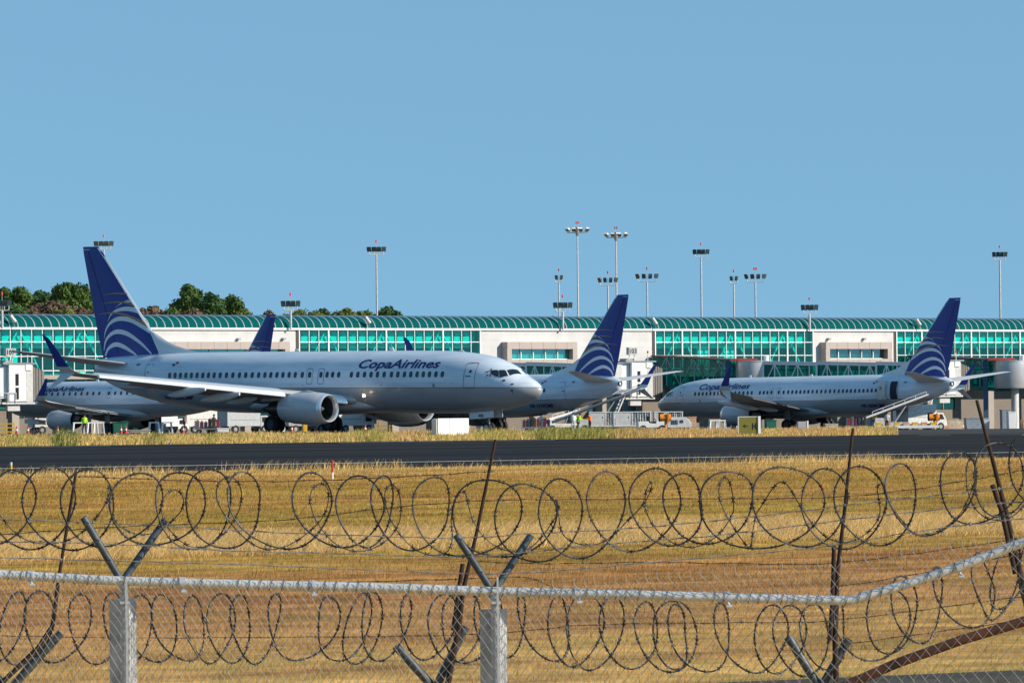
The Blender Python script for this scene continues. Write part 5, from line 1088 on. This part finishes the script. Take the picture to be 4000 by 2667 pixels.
flat_cart(2042, 2150, 522, 'open dolly stacked with dark bags under the half hidden jet', 8, 'under the half hidden jet')
flat_cart(3310, 3385, 530, 'open dolly stacked with dark bags under the jet with the open door', 6, 'under the jet with the open door')
flat_cart(765, 860, 520, 'open dolly with dark bags behind the belly of the taxiing jet', 6, 'behind the taxiing jet')
# trucks and boxes seen under the taxiing jet
def van(px, Y, rz, L, H, label, col=WHITE, name='service_truck', cat='truck'):
    o = empty(name, spot(px, Y), rz, label, cat, 'service trucks parked at the terminal'); b = MB(); b.box((-.6, 0, H / 2 + .4), (L - 1.4, 2.0, H - .5)); b.build('box_body', col, o, bevel=.04)
    b = MB(); b.prism([(L / 2 - 1.25, .4), (L / 2 - 1.25, H * .72), (L / 2 - .5, H * .72), (L / 2 - .1, H * .45), (L / 2, .4)], (0, -.95, 0), (1, 0, 0), (0, 0, 1), (0, 1, 0), 1.9); cb = b.build('cab', col, o, bevel=.04)
    b = MB(); b.prism([(L / 2 - 1.1, H * .45), (L / 2 - 1.1, H * .66), (L / 2 - .6, H * .66), (L / 2 - .35, H * .45)], (0, -.96, 0), (1, 0, 0), (0, 0, 1), (0, 1, 0), 1.92); b.build('window', BLACK, cb); wheelset(o, (-L * .3, L * .33), .9, .38, .22)
    b = MB(); b.box((-.6, -1.01, H * .55), (L - 2.2, .02, .06)); b.build('stripe', GREY, o); return o
van(790, 548, R(40), 5.4, 2.5, 'cream truck behind the rear belly of the taxiing jet', OFFW)
van(955, 540, R(32), 5.0, 2.3, 'grey white truck left of the taxiing jet main wheels', mat('pale_grey_truck', (.45, .47, .48), .5))
van(655, 530, R(36), 3.6, 1.9, 'low white vehicle right of the small jet rear wheels', WHITE)
van(1180, 545, R(36), 4.6, 2.0, 'grey vehicle seen between the main wheels of the taxiing jet', mat('mid_grey_truck', (.3, .31, .32), .5))
van(1370, 545, R(38), 4.4, 2.4, 'pale vehicle right of the near engine under the belly', OFFW)
van(3600, 548, R(32), 4.8, 2.35, 'white truck with ribbed side behind the yellow hose', mat('ribbed_white', (.60, .62, .60), .6, var=.3, scale=5))
van(200, 538, R(25), 4.2, 1.7, 'low white vehicle beneath the small regional jet nose', OFFW)
def trestle(px, Y, label):
    o = empty('trestle', spot(px, Y), R(10), label, 'trestle', 'white trestles on the apron'); b = MB(); b.box((0, 0, 1.02), (.9, .5, .1)); b.build('top', WHITE, o)
    for x in (-.38, .38):
        for y in (-.2, .2): b = MB(); b.bar((x, y, 1.0), (x * 1.25, y * 1.2, 0), .11); b.build('leg', WHITE, o)
for px, Y, lb in ((305, 505, 'white trestle at the small jet engine exhaust'), (361, 506, 'white trestle right of the worker in the lime vest'), (385, 507, 'white trestle touching the small jet wheels'), (602, 508, 'white trestle left of the grey bin'), (652, 509, 'white trestle right of the grey bin'), (2790, 530, 'white trestle left of the near engine of the jet with the open door'), (2815, 531, 'white trestle against the near engine of the jet with the open door')): trestle(px, Y, lb)
def bin_(px, Y, wd, h, m, label, cat='container', name='waste_container'):
    o = empty(name, spot(px, Y), R(8), label, cat, 'containers and crates on the apron'); b = MB(); b.prism([(-wd / 2 * .9, .12), (-wd / 2, h), (wd / 2, h), (wd / 2 * .9, .12)], (0, -.5, 0), (1, 0, 0), (0, 0, 1), (0, 1, 0), 1.0); b.build('body', m, o, bevel=.03); b = MB(); b.box((0, 0, h + .03), (wd + .06, 1.08, .07)); b.build('lid', m, o); b = MB(); b.box((-wd * .35, -.4, .06), (.12, .12, .12)); b.box((wd * .35, -.4, .06), (.12, .12, .12)); b.build('foot', BLACK, o)
GRN = mat('green_plastic', (.01, .12, .07), .5); CRT = mat('peach_crate', (.55, .33, .2), .7, var=.25, scale=5); CRM = mat('cream_crate', (.55, .47, .36), .7, var=.25, scale=5); BLG = mat('grey_blue_crate', (.25, .29, .34), .5, var=.2)
for a in ((465, 508, 1.1, 1.0, GRN, 'green wheeled bin behind the small jet main wheels'), (488, 510, .5, 1.1, GRN, 'narrow green bin right of the wide green bin'), (528, 505, .35, .45, GRN, 'low green box left of the pale kerb block'), (628, 510, .9, .85, BLG, 'blue grey bin between the two white trestles'), (3010, 535, 1.0, 1.0, GRN, 'green container behind the taxiway sign'), (3683, 556, 1.2, 1.1, CRT, 'peach coloured crate stack at right'), (3720, 558, 1.0, 1.1, CRM, 'cream crate right of the peach crates'), (3745, 559, .7, 1.0, CRM, 'narrow cream crate beside the red cone'), (3800, 556, 1.6, 1.15, BLG, 'blue grey equipment cart with red mark right of the red cone'), (3845, 557, .9, 1.1, mat('pale_crate', (.5, .5, .48), .6), 'pale crate at the foot of the blue column'), (3950, 556, .75, 1.75, WHITE, 'tall plain white box under the right silver rotunda'), (3925, 572, .8, 2.0, BLG, 'tall blue grey box behind the tall white box'), (545, 498, 1.9, .3, BEIGE, 'long low pale block beside the small jet rear wheels'), (1105, 520, .35, .9, WHITE, 'thin white canister between the taxiing jet wheels'), (1190, 520, .4, .95, YEL, 'yellow box on the trolley between the taxiing jet wheels'), (2910, 540, 1.2, .9, BEIGE, 'beige crate behind the taxiway sign'), (2700, 520, .8, 1.3, CRT, 'peach crate right of the weathered power unit'), (3245, 520, 1.2, .6, CRM, 'low cream crate left of the right jet main wheels'), (870, 512, 1.1, .45, WHITE, 'low white box under the belly of the taxiing jet'), (4010, 556, 1.0, .9, CRT, 'orange crate at the right border')): bin_(*a)
# yellow ground air hose
hs0 = spot(3550, 548); o = empty('air_hose', hs0, 0, 'corrugated yellow air hose hanging in front of the ribbed white truck', 'hose'); b = MB(); P = []; rs = []
for k in range(40): f = k / 39; P.append((-.75 + 1.3 * f + .1 * math.sin(f * 3), -.8, 3.0 - 2.6 * f)); rs.append(.22 + .03 * (k % 2))
b.tube(P, rs, 12); b.build('hose', YEL, o, smooth=30)
o = empty('equipment_trolley', spot(3540, 530), R(3), 'long low white and orange trolley at the foot of the right belt loader', 'trolley'); b = MB(); b.box((0, 0, .35), (6.0, 1.3, .25)); b.build('deck', WHITE, o)
for k in range(7): b = MB(); b.box((-2.6 + k * .85, -.2, .62), (.5, .6, .3)); b.build('block', CRT if k % 2 else YEL, o)
wheelset(o, (-2.4, 2.4), .55, .2)

# ------------------------------------------------------------------ the near fence
YF = 36.0
def fp(px, py, Y=YF): return at(px, py, Y)
fence = empty('chain_link_fence', (0, 0, 0), 0, 'near chain link fence with galvanised top rail, dipping then rising at right', 'fence')
# the rail sags between posts and climbs at the right, with sleeve joints
railp = [(-900, 2195), (0, 2243), (480, 2268), (1000, 2283), (1450, 2293), (1930, 2309), (2400, 2320), (2900, 2334), (3280, 2344), (3325, 2342), (3380, 2327), (3600, 2262), (3800, 2193), (4000, 2117), (4400, 1990)]
P = cr(railp, 8); b = MB(); b.tube([fp(*p) for p in P], .030, 14); b.build('top_rail', GALVW, fence, smooth=50)
for px in (108, 700, 1210, 2245, 2830, 3735):
    py = np.interp(px, [q[0] for q in railp], [q[1] for q in railp]); py2 = np.interp(px + 24, [q[0] for q in railp], [q[1] for q in railp])
    b = MB(); b.tube([fp(px, py), fp(px + 24, py2)], .0375, 14); b.tube([fp(px + 14, py + 20) + Vector((0, -.02, 0)), fp(px + 20, py + 36) + Vector((0, -.03, 0))], .010, 8); b.tube([fp(px + 20, py + 36) + Vector((-.016, -.03, 0)), fp(px + 20, py + 36) + Vector((.016, -.03, 0))], .013, 8)
    b.build('rail_clamp', mat('shiny_zinc', (.6, .61, .61), .4, .4, var=.15, scale=40), fence, smooth=40)
# woven mesh: vertical zigzag wires; the diamonds are wider at the right where the fabric is stretched
topx = [-200, 0, 700, 1300, 1950, 2040, 2300, 2700, 3000, 3265, 3500, 3860, 4100]; topy = [2215, 2222, 2250, 2268, 2284, 2272, 2252, 2226, 2204, 2176, 2142, 2094, 2070]
def top(px): return float(np.interp(px, topx, topy))
cols = []; x = -130.0
while x < 4150: cols.append(x); x += float(np.interp(x, [0, 1000, 2500, 4000], [31.5, 34, 42, 51])) / 2 * 1.0
# every wire i zigzags between column i and i+1 (half pitch), so neighbours interlock
rng2 = np.random.default_rng(11); b = MB(); VP = 46.0
wob = np.cumsum(rng2.normal(0, .7, len(cols))); wob -= np.linspace(0, wob[-1], len(cols))
def node(i, j):
    """mesh node: column i, half-row j below the top edge"""
    px = cols[i] + wob[i] * .4 + 3.2 * math.sin(j * .35 + i * .11) + 2.2 * math.sin(i * .7 + j * .2)
    k = float(np.interp(cols[i], [0, 2500, 4000], [22.0, 24.5, 29])); py = top(cols[i]) + 22 + j * k + 2.0 * math.sin(i * .37 + j * .5)
    return px, py
i = 0
while i < len(cols) - 2:
    pts = []; j = 0
    while True:
        c = i + (j % 2) * 1 + 0; px, py = node(c, j)
        if py > 2790: break
        pts.append(fp(px, py) + Vector((0, -.036 + (.004 if j % 2 else -.004), 0))); j += 1
    # twisted barb end above the top row
    t0 = node(i, 0); pts = [fp(t0[0] - 2, t0[1] - 24) + Vector((0, -.036, 0)), fp(t0[0] + 1, t0[1] - 12) + Vector((0, -.036, 0))] + pts
    b.tube(pts, .0021, 4, cap=False)
    pts = []; j = 0
    while True:
        c = i + 1 + ((j + 1) % 2); px, py = node(c, j)
        if py > 2790: break
        pts.append(fp(px, py) + Vector((0, -.036 + (.004 if j % 2 else -.004), 0))); j += 1
    t0 = pts[0]
    b.tube(pts, .0021, 4, cap=False)
    i += 2
b.build('woven_mesh', mat('mesh_wire', (.24, .24, .23), .6, .2, var=.35, scale=20), fence)
# tie wires round the rail
TIE = mat('dark_tie_wire', (.08, .085, .08), .6, .3); px = -60
while px < 4100:
    py = float(np.interp(px, [q[0] for q in railp], [q[1] for q in railp])); c = fp(px, py); c2 = fp(px + 8, py)
    if rng2.random() < .8: b = MB(); b.tube([c + Vector((.012 * math.sin(t), -.036 * math.cos(t), .036 * math.sin(t))) for t in np.linspace(-1.9, 1.9, 9)], .0022, 4, cap=False); b.build('tie_wire', TIE, fence)
    px += 36 + rng2.random() * 22
CONC = mat('pale_concrete_post', (.44, .45, .46), .85, var=.4, scale=9)
for (pl, pt, pr, ytop, ysq, arms) in ((480, 2282, 0, 2262, 2340, ((470, 2262, 326, 2020), (484, 2262, 645, 2032))), (1930, 2322, 0, 2303, 2380, ((1918, 2300, 1782, 2088), (1934, 2300, 2074, 2090)))):
    po = empty('post', (0, 0, 0)); po.parent = fence
    c = fp(pl, 2400, YF + .03); s_ = .125
    zt = fp(pl, ysq, YF).z; M = Matrix.Rotation(R(47), 3, 'Z')
    b = MB(); zl = fp(pl, 2900, YF).z; b.box((c.x - .005, YF + .10, (zt + zl) / 2), (s_, s_, zt - zl), 0, M=M); b.build('concrete_post', CONC, po, bevel=.006)
    b = MB(); b.tube([Vector((fp(pl + 6, 2400).x, YF + .015, zl)), Vector((fp(pl + 3, ytop).x, YF + .015, fp(pl, ytop).z))], .028, 14); b.build('steel_post', GALV, po, smooth=40)
    b = MB(); ctop = fp(pl + 2, ytop + 12); b.tube([ctop + Vector((0, .01, -.035)), ctop + Vector((0, .01, .035))], .036, 12); b.build('post_cap', GALV, po, smooth=40)
    for (x0, y0, x1, y1) in arms:
        b = MB(); sg = 1 if x1 > x0 else -1; a = fp(x0, y0, YF + .02); e = fp(x1, y1, YF + .02 + (.10 if sg > 0 else -.06)); b.tube([a, e], .0235, 14)
        for f in (.3, .62, .9): q = a.lerp(e, f); b.tube([q + Vector((-.012, -.026, -.008)), q + Vector((.012, -.026, .008))], .007, 6)
        b.build('arm', mat('galvanised_arm_shade_tone', (.06, .08, .10), .55, .25, var=.5, scale=16), po, smooth=40)  # shade on the arm's near side is put into its darker colour
# tension band and flat bar on each post
b = MB()
for pl in (497, 1946): b.box(fp(pl, 2500) + Vector((0, -.045, 0)), (.012, .006, .8)); b.box(fp(pl - 8, 2352) + Vector((0, -.03, 0)), (.06, .03, .016))
b.build('tension_bar', MATS['shiny_zinc'], fence)
# barbed strands strung on the arms
BW = mat('barbed_wire', (.33, .32, .30), .55, .4, var=.4, scale=30); BWR = mat('rusty_barbed_wire', (.10, .06, .04), .8, .2, var=.3, scale=30)
def strand(pts, Y, m, parent, name='barbed_strand', r=.0019, step=62):
    P = cr(pts, 10); b = MB(); Q = [fp(p[0], p[1] + 1.5 * math.sin(p[0] * .03), Y) for p in P]
    for ph in (0, math.pi): b.tube([q + Vector((0, .0022 * math.cos(i * 1.3 + ph), .0022 * math.sin(i * 1.3 + ph))) for i, q in enumerate(Q)], r, 4, cap=False)
    x = P[0][0] + 20
    while x < P[-1][0]:
        y = np.interp(x, [p[0] for p in P], [p[1] for p in P]); c = fp(x, y + 1.5 * math.sin(x * .03), Y); t = rng2.random() * 3
        for a in (t, t + 1.5): b.tube([c - Vector((.010 * math.cos(a), .004, .013 * math.sin(a))), c + Vector((.010 * math.cos(a), .004, .013 * math.sin(a)))], r * .9, 4)
        b.tube([c + Vector((-.006, 0, 0)), c + Vector((.006, 0, 0))], .0052, 5); x += step * (.85 + .3 * rng2.random())
    return b.build(name, m, parent)
strand([(-100, 2018), (300, 2040), (640, 2052), (1000, 2075), (1500, 2094), (1800, 2100), (2100, 2082), (2500, 2060), (3000, 2010), (3500, 1950), (4050, 1895)], YF + .02, BW, fence)
strand([(-100, 2112), (400, 2122), (900, 2150), (1300, 2160), (1850, 2172), (2300, 2130), (2800, 2090), (3300, 2030), (3700, 1985), (4050, 1955)], YF - .02, BW, fence)
strand([(-100, 2174), (400, 2188), (1000, 2206), (1500, 2228), (1900, 2240), (2200, 2226), (2600, 2190), (3200, 2136), (3600, 2072), (4050, 2018)], YF, BW, fence)
# ------------------------------------------------------------------ razor coils
RZ = mat('razor_tape', (.028, .029, .031), .5, .25, var=.8, scale=5)
def coil(center, r, pitch, x0, x1, Y, squeeze, name, label, jit, par, ph0=0.0, up=1.0):
    """a sprung concertina coil: a helix along the fence with barbs every hand's breadth"""
    x = x0; th = ph0; pts = []; k = 0; sd_ = np.random.default_rng(int(abs(x0) + pitch)); turns = {}
    while x < x1:
        t = int(th / (2 * math.pi)); 
        if t not in turns: turns[t] = (1 + sd_.normal(0, jit), 1 + sd_.normal(-.1, jit * 2.4), sd_.normal(0, 330 * jit), sd_.normal(0, jit * 6))
        f = (th / (2 * math.pi)) % 1; nx = turns.setdefault(t + 1, (1 + sd_.normal(0, jit), 1 + sd_.normal(-.1, jit * 2.4), sd_.normal(0, 330 * jit), sd_.normal(0, jit * 6)))
        q = [turns[t][i] * (1 - f) + nx[i] * f for i in range(4)]
        cy = float(np.interp(x, center[0], center[1])); c = fp(x + q[2], cy, Y)
        rr = r * q[0]; tilt = .25 * q[3]
        lx = rr * squeeze * math.cos(th) * q[1] + .05 * jit * 8 * math.sin(2 * th + q[3] * 3) * rr; lz = rr * math.sin(th) * up + .03 * rr * math.sin(3 * th + t); ly = rr * math.sqrt(max(0, 1 - squeeze ** 2)) * math.cos(th)
        pts.append(c + Vector((lx + lz * tilt, ly, lz))); th += 2 * math.pi / 44; x += pitch * (1 + .35 * math.sin(t * 1.7)) / 44; k += 1
    o = tag(bpy.data.objects.new(name, None), label, 'razor wire', 'razor wire coils on the near fence'); C.objects.link(o); o.location = (0, 0, 0)
    b = MB(); b.tube(pts, .0036 if 'thin' in label else .0056, 6, cap=False); b.build('wire', RZ, o, smooth=60)
    b = MB(); d = 0; last = pts[0]
    for a, c in zip(pts, pts[1:]):
        d += (c - a).length
        if d > .105:
            d = 0; t = (c - a).normalized(); s_ = t.cross(Vector((0, 1, 0))); s_ = s_.normalized() if s_.length > .1 else Vector((0, 0, 1)); m = (a + c) / 2
            rot = sd_.random() * .9 - .2; n2 = (s_ * math.cos(rot) + Vector((0, 1, 0)) * math.sin(rot)); h = .0016 * t.cross(n2)
            L_, W_ = .024, .016
            v = [m - t * L_ + n2 * W_, m - t * L_ * .45, m - t * L_ - n2 * W_, m + t * L_ - n2 * W_, m + t * L_ * .45 - n2 * .0, m + t * L_ + n2 * W_, m + n2 * .004, m - n2 * .004]
            # two bow-tie blades crossing the core
            b.add([v[0] + h, v[1] + h, v[2] + h, v[7] + h, v[3] + h, v[4] + h, v[5] + h, v[6] + h, v[0] - h, v[1] - h, v[2] - h, v[7] - h, v[3] - h, v[4] - h, v[5] - h, v[6] - h], [(0, 1, 2, 3, 4, 5, 6, 7), (15, 14, 13, 12, 11, 10, 9, 8)] + [(i, (i + 1) % 8, 8 + (i + 1) % 8, 8 + i) for i in range(8)])
            b.tube([m - t * .012, m + t * .012], .0062, 6)
    tag(b.build('barb', RZ, o), kind='stuff')
    return o
coil(([0, 700, 1500, 2100, 2500, 3000, 3400, 3700, 4000], [1985, 1988, 1998, 2040, 1985, 1985, 1982, 1925, 1850]), .240, 168, -380, 4400, YF + .03, .93, 'razor_wire_coil', 'upper razor wire coil lying in the forked arms above the rail', .07, fence, .4)
coil(([0, 900, 2000, 2500, 3150, 3350, 3700, 4000], [2450, 2455, 2445, 2480, 2500, 2470, 2330, 2220]), .215, 116, -300, 4350, YF + .75, .62, 'razor_wire_coil', 'lower razor wire coil hanging behind the mesh below the rail', .09, fence, 1.2, 1.03)
coil(([0, 700, 1500, 2100, 2500, 3000, 3400, 3700, 4000], [2000, 2005, 2020, 2060, 2000, 2005, 2000, 1945, 1870]), .205, 310, -300, 4400, YF + .24, .62, 'razor_wire_coil', 'thin sprung razor wire loops crossing behind the upper coil', .16, fence, 2.6, 1.0)
# ------------------------------------------------------------------ the older rusty fence just beyond
YR = 39.0
old = [((297, 1845), (232, 2240), (206, 2440), (150, 2530), (-20, 2690), 'leaning rusty pole at left bent toward the lower left', .020),
       ((1936, 1716), (1862, 2080), (1810, 2300), (1790, 2460), (1740, 2720), 'leaning rusty pole in the middle crossing the forked arm', .021),
       ((3332, 1672), (3298, 2000), (3272, 2230), (3262, 2500), (3268, 2720), 'nearly upright rusty pole at right', .020),
       ((3815, 1562), (3868, 1760), (3930, 2000), (3985, 2240), (4040, 2500), 'rusty pole leaning right at the far right', .023)]
for n_, (p0, p1, p2, p3, p4, lb, r) in enumerate(old):
    base = at(p4[0], p4[1], YR); o = empty('rusty_pole', (base.x, YR, -3.35), 0, lb, 'pole', 'rusty poles of the older fence'); off = Vector((base.x, YR, -3.35))
    b = MB(); b.tube([at(*p, YR) - off for p in (p0, p1, p2, p3, p4)] + [Vector((0, 0, 0))], [r * .5, r * .62, r * .8, r * 1.0, r * 1.1, r * 1.2], 10); b.build('shaft', RUST, o, smooth=50)
    if n_ in (1, 2, 3):
        b = MB(); a0 = at(*p2, YR) - off; a1 = at(p1[0] + (p2[0] - p1[0]) * .55 - 26, p1[1] + (p2[1] - p1[1]) * .55, YR) - off; b.tube([a1, a0 + Vector((-.03, -.02, 0)), at(*p3, YR) - off + Vector((-.035, -.02, 0))], r * .75, 8); b.build('splint', RUST, o, smooth=50)
def fork(pts, label, m=GALV, r=.030):
    a, mid, c = pts; base = at(*mid, YR + .05); o = empty('forked_arm', (base.x, YR, -3.35), 0, label, 'fence arm', 'forked arms of the older fence'); off = Vector((base.x, YR, -3.35))
    for q in (a, c): b = MB(); b.tube([at(*mid, YR + .05) - off, at(*q, YR + .05) - off], r, 12); b.build('arm', m, o, smooth=50)
    b = MB(); b.tube([at(*mid, YR + .05) - off, Vector((0, .05, 0))], r * 1.2, 12); b.build('post', m, o, smooth=50)
fork(((1545, 2520), (1700, 2690), (1818, 2445)), 'forked steel arm low between the two concrete posts', mat('dark_weathered_steel', (.07, .085, .10), .5, .3, var=.5, scale=20))
fork(((3078, 2485), (3205, 2690), (3316, 2492)), 'forked steel arm low at right under the bend of the rail', MATS['dark_weathered_steel'])
fork(((238, 2470), (30, 2700), (-120, 2500)), 'forked steel arm cut by the lower left corner', MATS['dark_weathered_steel'])
o = empty('rusty_pipe', (0, 0, 0), 0, 'thick rusty pipe slanting up to the right in the lower right corner', 'pipe'); b = MB(); b.tube([at(*p, YR - .4) for p in ((3250, 2700), (3500, 2590), (3750, 2500), (4100, 2395))], .034, 14); b.build('pipe', mat('brown_rust', (.085, .03, .016), .9, 0, var=.8, scale=5), o, smooth=50)
ow = empty('old_barbed_wire', (0, 0, 0), 0, 'dark rusty barbed strands strung between the leaning rusty poles', 'barbed wire')
for pts in ([(290, 1860), (900, 1880), (1400, 1870), (1930, 1840)], [(-50, 2090), (500, 2055), (1100, 2030), (1500, 1985), (1890, 1955), (2500, 1948), (3310, 1938), (3870, 1860), (4050, 1820)], [(1860, 2190), (2100, 2200), (2500, 2195), (2900, 2200), (3290, 2195), (3940, 2110)], [(-50, 2480), (600, 2490), (1800, 2478), (2300, 2440), (2900, 2430), (3270, 2420), (3990, 2330)], [(1300, 2275), (1800, 2260), (2050, 2255), (2160, 2290)], [(3270, 2290), (3500, 2255), (4000, 2160)], [(3265, 2520), (4000, 2420)]): strand(pts, YR, BWR, ow, r=.0017, step=70)
# concrete ditch edge low at the right
o = empty('drain_kerb', (0, 0, 0), 0, 'grey concrete kerb along the bottom right edge', 'kerb'); b = MB(); Yk = 64.5
a0, a1 = at(2700, 2690, Yk), at(4200, 2628, Yk); g0 = -3.25
b.add([a0, a1, a1 + Vector((-.6, .9, 0)), a0 + Vector((-.6, .9, 0)), Vector((a0.x, a0.y - .15, g0)), Vector((a1.x, a1.y - .15, g0)), Vector((a1.x - .6, a1.y + 1.0, g0)), Vector((a0.x - .6, a0.y + 1.0, g0))], [(0, 1, 2, 3), (4, 5, 1, 0), (7, 6, 2, 3), (4, 0, 3, 7), (5, 1, 2, 6)]); b.build('kerb_stone', mat('grey_kerb', (.085, .085, .08), 1.0, spec=0.0, var=.25, scale=6), o)
